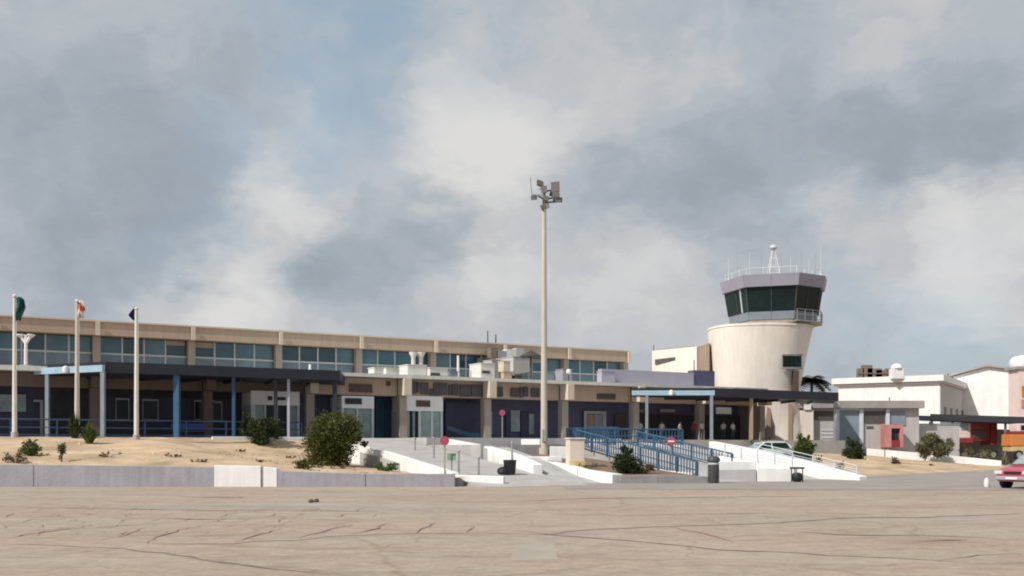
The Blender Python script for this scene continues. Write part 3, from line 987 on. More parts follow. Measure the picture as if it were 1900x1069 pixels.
pA, pB = at(70, 685, 64.6), at(196, 676, 62)
ztop = EYE + (HOR - 671) / FOC * 62
pC = None
dirv = Vector((CU, SU))
x = (631 - CXP) / FOC
s = (x * pB.y - pB.x) / (dirv.x - x * dirv.y)
pC = Vector((pB.x, pB.y)) + dirv * s
bq = W(t_at(70, 71.1), 71.1, 0); dq = W(t_at(640, 71.1), 71.1, 0)
canopy('long dark entrance canopy with blue posts on the left, behind the flagpoles', (pA.x, pA.y), (pB.x, pB.y), (pC.x, pC.y), (dq.x, dq.y), ztop, .66,
       [(330, 'blue', .34), (436, 'blue_dark', .2), (514, 'canopy', .2), (538, 'purple', .16), (624, 'canopy', .28)], 127, [(88, 'post_grey', .22), (191, 'post_grey', .24)])
rA = at(1172, 730, 85.4); rB = W(t_at(1325, 66), 66, 0); rC = W(t_at(1556, 66), 66, 0); rD = W(t_at(1545, 71), 71, 0)
canopy('dark entrance canopy with a pale blue portal frame, before the control tower', (rA.x, rA.y), (rB.x, rB.y), (rC.x, rC.y), (rD.x, rD.y),
       EYE + (HOR - 720) / FOC * rB.y, .72, [(1553, 'steel', .14), (1398, 'tan_dark', .3)], 1245, [(1200, 'post_grey', .22), (1320, 'post_grey', .24)])


# ------------------------------------------------------------------ railings
def railing(label, P0, P1, h, n_posts, n_pick, m, m2=None, name='railing', group=None, thin=1.0):
    P0, P1 = Vector(P0), Vector(P1)
    r = thing(name, label, 'railing', tuple(P0), group)
    d = P1 - P0
    up = Vector((0, 0, 1))
    MB().tube(P0 + up * h, P1 + up * h, .045 * thin, n=6).build('top_rail', m, r)
    MB().tube(P0 + up * .14, P1 + up * .14, .035 * thin, n=6).build('bottom_rail', m, r)
    MB().tube(P0 + up * h * .55, P1 + up * h * .55, .03 * thin, n=6).build('middle_rail', m, r)
    for i in range(n_posts):
        p = P0 + d * (i / (n_posts - 1))
        piece('post', m, r, p + up * (h / 2 - .05), (.09 * thin, .09 * thin, h + .1), ROT)
    for i in range(n_pick):
        p = P0 + d * ((i + .5) / n_pick)
        piece('picket', m2 or m, r, p + up * (h / 2 + .05), (.05, .035, h - .2), ROT)
    return r


def rl(a, b): return at(*a), at(*b)


railing('dark blue railing along the left terrace edge under the flags', W(-6, 66.5, TZ), W(21.5, 66.5, TZ), 1.05, 12, 0, M['blue_dark'])
A, B = W(t_at(1052, 50.4), 50.4, LZ), W(40.8, 50.4, LZ)
railing('blue picket railing along the landing behind the beige pillar', A, B, .95, 6, 36, M['blue'], M['blue'])
railing('upper blue picket railing on the terrace edge behind the landing', W(t_at(1086, 57.4), 57.4, TZ), W(40.9, 57.4, TZ), .75, 4, 18, M['blue'], M['blue'])
railing('blue railing running down to the ramp foot beside the dark bush', W(32.4, 49.6, LZ - .1), W(32.4, 38.9, .05), .95, 8, 48, M['blue'], M['blue'])
railing('blue railing on the far side of the first right ramp', W(36.95, 49.9, LZ - .05), W(36.95, 41.5, .5), .85, 6, 36, M['blue'], M['blue'])
railing('pale steel handrail on the inner parapet of the right ramps', at(1345, 842, 54.6), at(1470, 866, 51.6), .5, 5, 0, M['light_trim'], thin=.5)
railing('pale steel handrail on the long right parapet', at(1400, 836, 59.3), at(1590, 880, 52.8), .45, 6, 0, M['light_trim'], thin=.5)

# ------------------------------------------------------------------ things on the terminal roof
def roof_pt(px, q): return t_at(px, q)


def vent_unit(label, px0, px1, py0, py1, q, depth, m='unit', grille=None, legs=True, name='rooftop_unit', cat='air conditioner', extra=None):
    t0, t1, z0, z1 = onq(px0, px1, py0, py1, q)
    z0 = max(z0, RZ + .12)
    c = W((t0 + t1) / 2, q, RZ)
    r = thing(name, label, cat, tuple(c))
    mb = MB(W); mb.box(t0, t1, q, q + depth, z0, z1); mb.build('casing', M[m], r, bevel=.04)
    mb = MB(W); mb.box(t0 - .04, t1 + .04, q - .05, q + depth + .05, z1 + .002, z1 + .06); mb.build('lid', M[m], r)
    for a in (t0 + .1, t1 - .2):
        for b in (q + .1, q + depth - .2):
            mb = MB(W); mb.box(a, a + .1, b, b + .1, RZ, z0 - .002); mb.build('foot', M['steel'], r)
    if grille:
        ga, gb, gc, gd = grille
        ta, tb_, za, zb = onq(ga, gb, gc, gd, q)
        mb = MB(W); mb.box(ta, tb_, q - .045, q - .004, za, zb); g = mb.build('grille', M['unit_dark'], r)
    return r


vent_unit('squat pale cooling unit on the low roof above the first white porch', 694, 712, 683, 697, 71.5, 1.2)
vent_unit('wide grey cooling unit with a pale lid on the low roof', 716, 752, 684, 698, 74.5, 2.0, m='roof_edge')
tw = vent_unit('tall pale rooftop unit with two flared stacks above the middle porch', 756, 792, 678, 700, 72.0, 1.6)
for px in (767, 781):
    q = 72.8
    t = t_at(px, q); z0 = zpx(px, 678, q)
    c = W(t, q, 0)
    MB().lathe((c.x, c.y, z0 + .07), [(.16, 0), (.16, .55), (.34, .85), (.34, .95)], 12).build('stack', M['unit'], tw, smooth=True)
vent_unit('white cooling unit with a dark grille beside the twin stacks', 797, 831, 684, 700, 71.6, 1.2, grille=(799, 816, 692, 698))
vent_unit('low blue grey unit on the roof next to the white antenna post', 834, 850, 690, 701, 72.5, 1.0, m='blue_grey')
vent_unit('large stepped white unit on the roof left of the lamp mast', 892, 918, 675, 704, 72.5, 2.0, grille=(894, 909, 688, 693))
vent_unit('taller grey unit behind the stepped white unit', 912, 932, 669, 702, 74.8, 1.5, m='grey_block')
vent_unit('cream upright duct on the roof close to the lamp mast', 934, 947, 671, 690, 73.4, .9, m='cream_pier')
vent_unit('brown foot cabinet under the cream upright duct', 934, 950, 691, 706, 72.2, .8, m='tan')
vent_unit('big pale plant room box under the black hood', 952, 985, 663, 690, 77.5, 3.0, m='grey_block')
vent_unit('small dark unit on the roof directly left of the lamp mast', 958, 969, 698, 708, 72.0, .8, m='unit_dark')
vent_unit('blue plant cabinet on the roof right of the lamp mast', 1014, 1028, 690, 708, 73.5, .9, m='blue_grey')
vent_unit('grey duct box below the far end of the upper windows', 1044, 1062, 686, 709, 73.5, 1.2, m='grey_wall')
vent_unit('small pale box before the last bay of upper windows', 1116, 1142, 690, 713, 71.9, .7, m='purple')


def roof_rod(label, px, py0, q, r=.045, name='antenna_rod', cat='antenna', m='unit_dark', base=RZ, head=None):
    t = t_at(px, q); c = W(t, q, base); z1 = zpx(px, py0, q)
    o = thing(name, label, cat, tuple(c))
    MB().tube(c, (c.x, c.y, z1), r, r * .7, 8).build('rod', M[m], o)
    MB().tube(c, (c.x, c.y, c.z + .12), r * 4, r * 3, 10).build('base_plate', M['steel'], o)
    if head == 'hood':
        mb = MB(); mb.lathe((c.x, c.y, z1 - .15), [(.95, 0), (1.0, .07), (.62, .34), (.2, .52), (.08, .62)], 16)
        mb.build('hood', M['unit_dark'], o, smooth=True)
    if head == 'lamp':
        MB().lathe((c.x, c.y, z1), [(.08, -.2), (.2, -.1), (.22, .1), (.1, .22)], 12).build('globe', M['sign_white'], o, smooth=True)
    if head == 'dish':
        for sx in (-1, 1):
            a = Vector((c.x + .35 * sx, c.y, z1))
            MB().tube(Vector((c.x, c.y, z1 - .6)), a, .09, .12, 8).build('horn', M['sign_white'], o)
            MB().lathe((a.x, a.y, a.z), [(.12, -.15), (.26, 0), (.26, .06)], 12).build('horn_mouth', M['sign_white'], o)
    return o


roof_rod('thin dark antenna rod on the upper roof, left of a pair', 905, 614, QU + 1, r=.07, base=ZF1)
roof_rod('thin dark antenna rod on the upper roof, right of a pair', 920, 620, QU + 1.2, r=.075, base=ZF1)
roof_rod('white antenna post standing in front of the upper windows', 850, 660, 74, r=.12, m='sign_white', cat='post', name='roof_post')
roof_rod('white antenna post rising from the dark left canopy roof line', 575, 676, 74, r=.12, m='sign_white', cat='post', name='roof_post')
roof_rod('black cowl hood on a pole next to the lamp mast', 985, 660, 76, r=.12, head='hood', cat='vent', name='roof_vent')
roof_rod('small white globe lamp on a roof post by the far upper windows', 1055, 690, 73, r=.07, head='lamp', cat='lamp', name='roof_lamp')
roof_rod('white twin horn loudspeaker on the roof behind the green flag', 48, 622, 76, r=.14, head='dish', m='sign_white', cat='loudspeaker', name='roof_horn')
roof_rod('short dark pole on the lilac roof parapet', 1288, 668, 73, r=.06, cat='post', name='roof_post')
roof_rod('slim dark rod on the cream annex roof corner', 1213, 640, 88, r=.06, base=RZ)
pl = thing('rooftop_plant', 'dark brown machinery on the roof between the upper window strips', 'machinery', tuple(W(t_at(922, 84), 84, RZ)))
for a, b, c, d, m in [(893, 911, 664, 676, 'unit_dark'), (911, 922, 645, 672, 'rust'), (924, 940, 651, 664, 'grey_wall'), (924, 944, 664, 668, 'rust'), (940, 958, 648, 676, 'roof_edge'), (958, 972, 646, 664, 'grey_block')]:
    t0, t1, z0, z1 = onq(a, b, c, d, 83.5)
    tpiece('machine_box', M[m], pl, t0, t1, 83.5, 84.3, z0, z1)
t0, t1, z0, z1 = onq(893, 972, 666, 700, 83.6)
tpiece('machine_frame', M['rust'], pl, t0, t1, 83.8, 84.2, RZ + .02, z0 + .5)

# ------------------------------------------------------------------ control tower
TY = 98.0
def tx(px): return (px - CXP) / FOC * TY
def tz(py): return EYE + (HOR - py) / FOC * TY
tc0 = Vector((tx(1402), TY + 4.2))
tower = thing('control_tower', 'cream air traffic control tower with a flared round shaft and a dark glazed cab', 'control tower', (tc0.x, tc0.y, 1.4))


def ring_loft(rings, n=40):
    """rings: (cx, cy, rx, ry, z)"""
    mb = MB(); v = []; f = []
    for cx, cy, rx, ry, z in rings:
        for i in range(n):
            k = 2 * math.pi * i / n
            # slightly squared plan
            c, s = math.cos(k), math.sin(k)
            e = 0.86
            v.append((cx + rx * math.copysign(abs(c) ** e, c), cy + ry * math.copysign(abs(s) ** e, s), z))
    for j in range(len(rings) - 1):
        for i in range(n):
            f.append((j * n + i, j * n + (i + 1) % n, (j + 1) * n + (i + 1) % n, (j + 1) * n + i))
    f.append(tuple(range(n - 1, -1, -1))); f.append(tuple(range((len(rings) - 1) * n, len(rings) * n)))
    return mb.add(v, f)


AY = TY + 4.6                                           # distance of the shaft's axis
def tr(l, r, py, ry=None):
    f = lambda px: (px - CXP) / FOC * AY
    cx = (f(l) + f(r)) / 2; rx = (f(r) - f(l)) / 2
    return (cx, AY, rx, ry or rx * .93, tz(py))


ring_loft([tr(1402, 1489, 860, 3.6), tr(1401, 1490, 790, 3.6), tr(1325, 1479, 726), tr(1324, 1481, 715), tr(1321, 1487, 680), tr(1318, 1495, 640), tr(1316, 1501, 612), tr(1315, 1503, 603)]).build('shaft', M['cream'], tower, smooth=True)
ring_loft([tr(1314, 1504, 602.9), tr(1314, 1504, 599)]).build('shaft_rim', M['cream'], tower, smooth=True)
for px, w in ((1431, 1.0), (1471, .8)):
    x = tx(px); MB().box(x - .18, x + .18, TY + .9, TY + 2.2, 1.0, tz(748)).build('pilaster_joint', M['tan_dark'], tower)
# slit window and the service duct under it
def tower_front(px):
    """front surface of the shaft at a pixel column, about half way up"""
    cx, cy, rx, ry, z = tr(1318, 1492, 668)
    Y = TY - 2
    while Y < AY:
        x = abs(((px - CXP) / FOC * Y - cx) / rx)
        if x < 1 and cy - ry * (1 - x ** (2 / .86)) ** (.86 / 2) <= Y: break
        Y += .02
    return Y


wf = part_empty('slit_window', tower, (tx(1476), tower_front(1476), tz(670)))
seg = [(1453, 1463), (1464, 1472), (1473, 1480), (1481, 1486)]
for a, b in seg:
    ya, yb = tower_front(a), tower_front(b)
    s_a, s_b = ya / TY, yb / TY
    xa, xb = (a - CXP) / FOC * ya, (b - CXP) / FOC * yb
    MB().slab((xa, ya - .02), (xb, yb - .02), .16, EYE + (HOR - 681) / FOC * ya, EYE + (HOR - 660) / FOC * ya, EYE + (HOR - 660) / FOC * yb).build('window_pane', M['dark_glass'], wf)
ya = tower_front(1452); yb = tower_front(1486)
pts = [(a, tower_front(a)) for a in (1451, 1460, 1468, 1476, 1482, 1487)]
for py, nm in ((658.5, 'window_head'), (683, 'window_sill')):
    mb = MB()
    for (a, y0), (b, y1) in zip(pts[:-1], pts[1:]):
        z = EYE + (HOR - py) / FOC * y0
        mb.slab(((a - CXP) / FOC * y0, y0 - .02), ((b - CXP) / FOC * y1, y1 - .02), .26, z - .09, z + .09, z + .09)
    mb.build(nm, M['steel'], wf)
yd = tower_front(1476)
x = (1476 - CXP) / FOC * yd
MB().box(x - .26, x + .26, yd - .28, yd + 1.6, tz(728), tz(687)).build('service_duct', M['plaque'], tower)
# cab
CY = TY + 4.2
CX = (1435 - CXP) / FOC * CY
CANG = [-102, -47, 13, 54, 86, 135, 185, 225]
def cab_ring(r, z):
    return [(CX + r * math.sin(math.radians(a)), CY - r * math.cos(math.radians(a)), z) for a in CANG]


zz = lambda py: EYE + (HOR - py) / FOC * (TY + .2)
CS = (TY + 4.2) / TY     # the cab's centre stands a little behind the shaft's front
R_f1, R_f0, R_w1, R_w0, R_b = 5.25, 5.02, 4.72, 4.35, 4.25
MB().hexa(cab_ring(3.5, zz(604)), cab_ring(3.55, zz(597))).build('cab_base', M['tan_dark'], tower)
MB().hexa(cab_ring(3.95, zz(597) + .002), cab_ring(4.0, zz(592))).build('cab_floor', M['cream'], tower)
def cab_band(name, m, r0, z0, r1, z1, inset=.0, rng=range(8), splits=1, th=.12):
    A, B_ = cab_ring(r0, z0), cab_ring(r1, z1)
    Ai, Bi = cab_ring(r0 - th, z0), cab_ring(r1 - th, z1)
    for i in rng:
        j = (i + 1) % 8
        for k_ in range(splits):
            u0, u1 = k_ / splits + inset / splits, (k_ + 1) / splits - inset / splits
            L_ = lambda P, u: tuple(Vector(P[i]).lerp(Vector(P[j]), u))
            MB().hexa([L_(A, u0), L_(A, u1), L_(Ai, u1), L_(Ai, u0)], [L_(B_, u0), L_(B_, u1), L_(Bi, u1), L_(Bi, u0)]).build(name, m, tower)


cab_band('cab_panel', M['purple_dark'], R_b, zz(591.5), R_w0, zz(576.5), inset=.006, splits=2)
cab_band('cab_window', M['dark_glass'], R_w0, zz(576), R_w1, zz(531), inset=.02, splits=2, th=.05)
cab_band('fascia_panel', M['cab_fascia'], R_f0, zz(531), R_f1, zz(509), inset=.004, splits=2, th=.3)
MB().hexa(cab_ring(R_f0 - .31, zz(531) + .01), cab_ring(R_f1 - .31, zz(509) - .12)).build('cab_roof', M['roof_grey'], tower)
MB().hexa(cab_ring(1.2, zz(592)), cab_ring(1.2, zz(533))).build('cab_core', M['dark'], tower)
MB().hexa(cab_ring(3.9, zz(592) + .003), cab_ring(3.9, zz(590))).build('cab_carpet', M['dark'], tower)
A, B_ = cab_ring(R_w0 + .02, zz(576)), cab_ring(R_w1 + .02, zz(531))
for i in range(8):
    j = (i + 1) % 8
    MB().tube(A[i], B_[i], .07, n=6).build('cab_mullion', M['unit_dark'], tower)
    a = Vector(A[i]).lerp(Vector(A[j]), .5); b = Vector(B_[i]).lerp(Vector(B_[j]), .5)
    MB().tube(a, b, .045, n=6).build('cab_mullion', M['unit_dark'], tower)
a = Vector(A[0]).lerp(Vector(A[1]), .72); b = Vector(B_[0]).lerp(Vector(B_[1]), .72)
MB().tube(a, b, .09, n=6).build('cab_mullion', M['alu'], tower)
# catwalk on the right
cw = cab_ring(4.75, zz(597)); 
mb = MB()
for i in (2, 3, 4, 5): pass
MB().hexa([cab_ring(3.96, zz(596))[i] for i in (2, 3, 4, 5)] + [cab_ring(4.8, zz(596))[i] for i in (5, 4, 3, 2)],
          [cab_ring(3.96, zz(593.6))[i] for i in (2, 3, 4, 5)] + [cab_ring(4.8, zz(593.6))[i] for i in (5, 4, 3, 2)]).build('catwalk', M['steel'], tower)
rr = cab_ring(4.78, zz(593.5))
for i, j in ((2, 3), (3, 4), (4, 5)):
    a, b = Vector(rr[i]), Vector(rr[j])
    for h in (.5, 1.0):
        MB().tube(a + Vector((0, 0, h)), b + Vector((0, 0, h)), .028, n=5).build('catwalk_rail', M['steel'], tower)
    for k_ in range(3):
        p = a.lerp(b, k_ / 3)
        MB().tube(p, p + Vector((0, 0, 1.0)), .035, n=5).build('catwalk_post', M['steel'], tower)
# roof railing and antennas
zr = zz(510)
rr = cab_ring(4.7, zr)
for i in range(8):
    a, b = Vector(rr[i]), Vector(rr[(i + 1) % 8])
    MB().tube(a + Vector((0, 0, .75)), b + Vector((0, 0, .75)), .022, n=5).build('roof_rail', M['sign_white'], tower)
    for k_ in range(3):
        p = a.lerp(b, k_ / 3)
        MB().tube(p, p + Vector((0, 0, .75)), .025, n=5).build('roof_rail_post', M['sign_white'], tower)
am = thing('antenna_mast', 'white lattice mast with a grey dome on the control tower roof', 'antenna mast', (CX, CY, zr))
for sx, sy in ((-1, -1), (1, -1), (1, 1), (-1, 1)):
    MB().tube((CX + .65 * sx, CY + .65 * sy, zr - .1), (CX + .12 * sx, CY + .12 * sy, zz(450)), .035, .03, 5).build('mast_leg', M['sign_white'], am)
for u in (.25, .5, .75):
    e = .65 - (.65 - .12) * u; z = zr + (zz(450) - zr) * u
    for (a, b) in (((-1, -1), (1, -1)), ((1, -1), (1, 1)), ((1, 1), (-1, 1)), ((-1, 1), (-1, -1))):
        MB().tube((CX + e * a[0], CY + e * a[1], z), (CX + e * b[0], CY + e * b[1], z), .022, n=5).build('mast_brace', M['sign_white'], am)
MB().lathe((CX, CY, zz(447)), [(.10, -.15), (.30, -.05), (.38, .12), (.30, .30), (.12, .40)], 14).build('dome', M['alu'], am, smooth=True)
rods = [(1352, 478), (1368, 455), (1391, 468), (1413, 462), (1428, 478), (1449, 470), (1467, 474), (1487, 462), (1501, 480), (1513, 470), (1523, 458)]
WHIP = ['short whip antenna at the far left corner of the control tower roof', 'tall whip antenna second from the left on the control tower roof', 'thin whip antenna third from the left on the control tower roof',
        'tall thin whip antenna just left of the lattice mast on the tower', 'short whip antenna standing against the lattice mast on its left', 'thin whip antenna directly right of the lattice mast on the tower',
        'whip antenna second to the right of the lattice mast', 'taller whip antenna midway between lattice mast and right roof corner', 'very short whip antenna near the right end of the tower roof',
        'whip antenna second from the right on the control tower roof', 'tallest whip antenna at the far right corner of the control tower roof']
for i, (px, py) in enumerate(rods):
    yy = CY + rnd.uniform(-2.2, 1.5) * (1 if 1370 < px < 1510 else .1)
    xx = (px - CXP) / FOC * yy
    o = thing('whip_antenna', WHIP[i], 'antenna', (xx, yy, zr), 'whip antennas on the control tower roof')
    MB().tube((xx, yy, zr - .1), (xx, yy, EYE + (HOR - py) / FOC * yy), .02, .012, 5).build('whip', M['steel'] if i % 2 else M['sign_white'], o)
    MB().tube((xx, yy, zr - .1), (xx, yy, zr + .35), .055, .05, 6).build('foot', M['sign_white'], o)

# cream annex left of the tower
an = thing('tower_annex', 'cream annex block with a dark slit window between the terminal roof and the tower', 'building', (tx(1262), 106, 1.6))
a0, a1 = at(1210, 690, 106), at(1293, 690, 102)
MB().hexa([(a0.x, a0.y, 1.5), (a1.x, a1.y, 1.5), (a1.x + 1.6, a1.y + 4, 1.5), (a0.x + 1.6, a0.y + 4, 1.5)],
          [(a0.x, a0.y, EYE + (HOR - 651) / FOC * 106), (a1.x, a1.y, EYE + (HOR - 643) / FOC * 102), (a1.x + 1.6, a1.y + 4, EYE + (HOR - 643) / FOC * 102), (a0.x + 1.6, a0.y + 4, EYE + (HOR - 651) / FOC * 106)]).build('wall', M['cream'], an)
MB().hexa([(a1.x + .02, a1.y + .1, 1.5), (a1.x + 1.2, a1.y - .15, 1.5), (a1.x + 2.4, a1.y + 3, 1.5), (a1.x + .8, a1.y + 3.4, 1.5)],
          [(a1.x + .02, a1.y + .1, EYE + (HOR - 644) / FOC * 102), (a1.x + 1.2, a1.y - .15, EYE + (HOR - 637) / FOC * 102), (a1.x + 2.4, a1.y + 3, EYE + (HOR - 637) / FOC * 102), (a1.x + .8, a1.y + 3.4, EYE + (HOR - 644) / FOC * 102)]).build('side_wall', M['tan_dark'], an)
s0, s1 = at(1216, 671, 105.68), at(1256, 667, 103.92)
MB().slab((s0.x, s0.y - .05), (s1.x, s1.y - .05), .2, (s0.z - .3, s1.z - .1), s0.z + .2, s1.z + .25).build('slit_window', M['shutter'], an)
MB().slab((a0.x + .1, a0.y + .4), (a1.x - .2, a1.y + .4), .1, EYE + (HOR - 651) / FOC * 106, EYE + (HOR - 648.5) / FOC * 106, EYE + (HOR - 640) / FOC * 102).build('roof_kerb', M['steel'], an)

# ------------------------------------------------------------------ buildings on the right
gb = thing('service_building', 'low pale grey service building with shuttered windows and a blue door', 'building', (34, 100, 1.6))
GY = 100.0
def gx(px): return (px - CXP) / FOC * GY
def gzp(py): return EYE + (HOR - py) / FOC * GY
def gbox(name, m, px0, px1, py0, py1, y0=0.0, y1=.3, lab=None):
    o = MB().box(gx(px0), gx(px1), GY + y0, GY + y1, gzp(py1), gzp(py0)).build(name, m, gb)
    if lab: o['label'] = lab
    return o


gbox('wall', M['grey_block'], 1486, 1706, 758, 880, .1, 9)
gbox('roof', M['roof_grey'], 1480, 1712, 744, 757.6, -.5, 9.3)
gbox('roof_front', M['grey_wall'], 1490, 1556, 747, 757.5, -.56, -.51)
gbox('corner_wall', M['cream'], 1483, 1506, 762, 880, -.6, .09)
gbox('shutter', M['shutter'], 1507, 1548, 763, 779, .0, .09)
gbox('shutter', M['shutter'], 1604, 1642, 763, 785, .0, .09)
gbox('corner_post', M['light_trim'], 1550, 1556.5, 758.2, 880, -.15, .09)
gbox('door_post', M['light_trim'], 1594, 1601, 758.2, 880, -.15, .09)
gbox('door_post', M['light_trim'], 1643, 1650, 758.2, 800, -.15, .09)
gbox('door', M['blue_grey'], 1557, 1593.5, 762, 880, .0, .09)
gbox('window', M['blue_grey'], 1652, 1680, 763, 789, .0, .09)
gbox('lintel', M['light_trim'], 1557, 1593, 756.6, 761.6, -.12, .09)
for py in (797, 804, 811, 818): gbox('wall_band', M['light_trim'], 1524, 1549, py, py + 2.2, .05, .095)
gbox('vent_grille', M['shutter'], 1608, 1621, 791, 795, .04, .095)
gbox('red_panel', M['pink_wall'], 1634, 1653, 787, 830, -.05, .09)
gbox('roof_pipe', M['rust'], 1664, 1665.5, 735, 744, 2, 2.1)
gbox('wall_lamp', M['sign_white'], 1488, 1501, 750.5, 761, -.75, -.61)
kb = thing('red_kiosk', 'faded red kiosk with a dark square opening against the grey service building', 'kiosk', (gx(1665), 98.6, 1.5))
def kbox(name, m, px0, px1, py0, py1, y0, y1):
    Y = 98.6
    return MB().box((px0 - CXP) / FOC * Y, (px1 - CXP) / FOC * Y, Y + y0, Y + y1, EYE + (HOR - py1) / FOC * Y, EYE + (HOR - py0) / FOC * Y).build(name, m, kb)
kbox('frame', M['pink_wall'], 1647, 1676, 788, 794.5, 0, .9)
kbox('frame', M['pink_wall'], 1647, 1654, 795, 830, 0, .9)
kbox('frame', M['pink_wall'], 1670.5, 1676, 795, 830, 0, .9)
kbox('counter', M['red_truck'], 1654.3, 1670.2, 817, 830, .02, .9)
kbox('opening', M['plaque_black'], 1654.3, 1670.2, 795, 816.6, .35, .9)
pw = thing('yard_wall', 'low pale yard wall between the service building and the red truck', 'wall', (42, 101, 1.5))
def pbox(name, m, px0, px1, py0, py1, y0, y1, Y=101.0, par=None):
    return MB().box((px0 - CXP) / FOC * Y, (px1 - CXP) / FOC * Y, Y + y0, Y + y1, EYE + (HOR - py1) / FOC * Y, EYE + (HOR - py0) / FOC * Y).build(name, m, par or pw)
pbox('wall_section', M['grey_block'], 1677, 1780, 789, 870, 0, .4)
pbox('coping', M['blue_grey'], 1677, 1780, 786, 788.6, -.06, .46)
ob = thing('open_shed', 'dark flat shed roof sheltering the red truck and the orange vehicle', 'shed', (50, 104, 0))
s0, s1 = at(1716, 771, 106), at(1960, 779, 100)
MB().slab((s0.x, s0.y + 2), (s1.x, s1.y + 2), 6.5, (s0.z - .45, s1.z - .45), s0.z, s1.z).build('roof', M['canopy'], ob)
MB().slab((s0.x, s0.y - 1.35), (s1.x, s1.y - 1.35), .12, (s0.z - .62, s1.z - .62), s0.z + .12, s1.z + .12).build('fascia', M['plaque_black'], ob)
for px in (1722, 1762, 1860, 1955):
    u = (px - 1716) / (1960 - 1716); p = s0.lerp(s1, u)
    for dy in (-1.0, 4.6):
        MB().box(p.x - .09, p.x + .09, p.y + dy - .09, p.y + dy + .09, -.3, p.z - .46).build('shed_post', M['steel'], ob)
MB().slab((s0.x - 2, s0.y + 6.5), (s1.x, s1.y + 6.5), .3, -.2, s0.z - .9, s1.z - .9).build('back_wall', M['grey_block'], ob)
for px in (1822, 1832):
    x = (px - CXP) / FOC * 108.2
    MB().box(x - .22, x + .22, 107.0, 107.1, 3.0, 4.2).build('window', M['plaque_black'], ob)
pbox('window', M['shutter'], 1694, 1713, 766, 785.6, 4.0, 4.1, par=ob)
pbox('side_wall', M['grey_block'], 1682, 1724, 760, 785, 4.15, 4.5, par=ob)

FD = Vector((.848, -.53)); SD = Vector((.53, .848))
def hangar(r, near, wl, dp, ztop, name='wall', m='white', trim=True, drop=0.0):
    n = Vector((near.x, near.y)); a = n - FD * wl
    mb = MB(); c = [a, n, n + SD * dp, a + SD * dp]
    mb.hexa([(p.x, p.y, 0) for p in c], [(p.x, p.y, ztop - drop) for p in c]); mb.build(name, M[m], r)
    return a, n


hg = thing('white_hangar', 'bright white flat roofed block behind the grey service building', 'hangar', (45, 124, 0))
near = at(1744, 696, 122)
a, n = hangar(hg, near, 11.9, 23, near.z, drop=.95)
c = [a - FD * .5 - SD * .35, n + FD * .35 - SD * .35, n + FD * .35 + SD * 23.3, a - FD * .5 + SD * 23.3]
MB().hexa([(p.x, p.y, near.z - .946) for p in c], [(p.x, p.y, near.z - .72) for p in c]).build('cornice', M['grey_block'], hg)
c = [a - FD * .7 - SD * .55, n + FD * .5 - SD * .55, n + FD * .5 + SD * 23.5, a - FD * .7 + SD * 23.5]
MB().hexa([(p.x, p.y, near.z - .716) for p in c], [(p.x, p.y, near.z) for p in c]).build('roof_edge', M['white'], hg)
for i in range(5):
    p = n + SD * (2.5 + 4.4 * i) + FD * .06
    MB().slab((p.x, p.y), (p.x + SD.x * 1.6, p.y + SD.y * 1.6), .08, 5.0, 6.6, 6.6).build('side_window', M['shutter'], hg)
p = at(1664, 690, 124)
MB().box(p.x - .65, p.x + .65, p.y - .5, p.y + .8, near.z - .3, EYE + (HOR - 684) / FOC * 124).build('chimney', M['white'], hg)
MB().lathe((p.x, p.y, EYE + (HOR - 684) / FOC * 124 + .02), [(.72, 0), (.66, .25), (.4, .5), (.12, .6)], 14).build('chimney_cap', M['sign_white'], hg, smooth=True)
sw0, sw1 = n + FD * .03 + SD * .05, n + FD * .03 + SD * 22.9
MB().slab((sw0.x, sw0.y), (sw1.x, sw1.y), .06, 0, near.z - .96, near.z - .96).build('side_wall', M['grey_block'], hg)  # thin grey skin over the white wall, its colour standing in for shade
rf = thing('rooftop_rack', 'brown rack of tanks and rods on the white hangar roof', 'rooftop rack', (41, 126, near.z))
for px, w, py in [(1596, .35, 684), (1608, .6, 678), (1621, .9, 684), (1634, .7, 687), (1648, .3, 684)]:
    q = at(px, 697, 127.5)
    MB().box(q.x - w, q.x + w, q.y - .4, q.y + .4, near.z - .2, EYE + (HOR - py) / FOC * 127.5).build('tank', M['rust'], rf)
q0, q1 = at(1590, 697, 127), at(1654, 697, 127)
MB().tube((q0.x, q0.y, near.z + .55), (q1.x, q1.y, near.z + .55), .06, n=6).build('rack_rail', M['rust'], rf)
for px in (1590, 1622, 1654):
    q = at(px, 697, 127); MB().tube((q.x, q.y, near.z - .2), (q.x, q.y, near.z + .6), .05, n=6).build('rack_post', M['rust'], rf)

hg2 = thing('gabled_hangar', 'white hangar with a low gabled roof at the far right', 'hangar', (62, 138, 0))
n2 = at(1892, 750, 133); a2 = Vector((n2.x, n2.y)) - FD * 8.0
e0, e1 = EYE + (HOR - 696) / FOC * 139, EYE + (HOR - 688) / FOC * 133
nn = Vector((n2.x, n2.y)); mid = a2.lerp(nn, .52)
def gable(off, zadd, pad):
    return [(p.x + SD.x * off, p.y + SD.y * off, z + zadd) for p, z in ((a2 - FD * pad, e0 - .35), (mid, e1 + .65), (nn + FD * pad, e1 - .1))]
mb = MB(); fr = [(a2.x, a2.y, 0), (nn.x, nn.y, 0)]
v = [(a2.x, a2.y, 0), (nn.x, nn.y, 0)] + gable(0, 0, 0)[::-1]
v2 = [(p[0] + SD.x * 22, p[1] + SD.y * 22, p[2]) for p in v]
mb.add(v + v2, [tuple(range(5)), tuple(range(9, 4, -1))] + [(i, (i + 1) % 5, 5 + (i + 1) % 5, 5 + i) for i in range(5)])
mb.build('wall', M['white'], hg2)
g0, g1 = gable(-.5, .03, .5), gable(22.5, .03, .5)
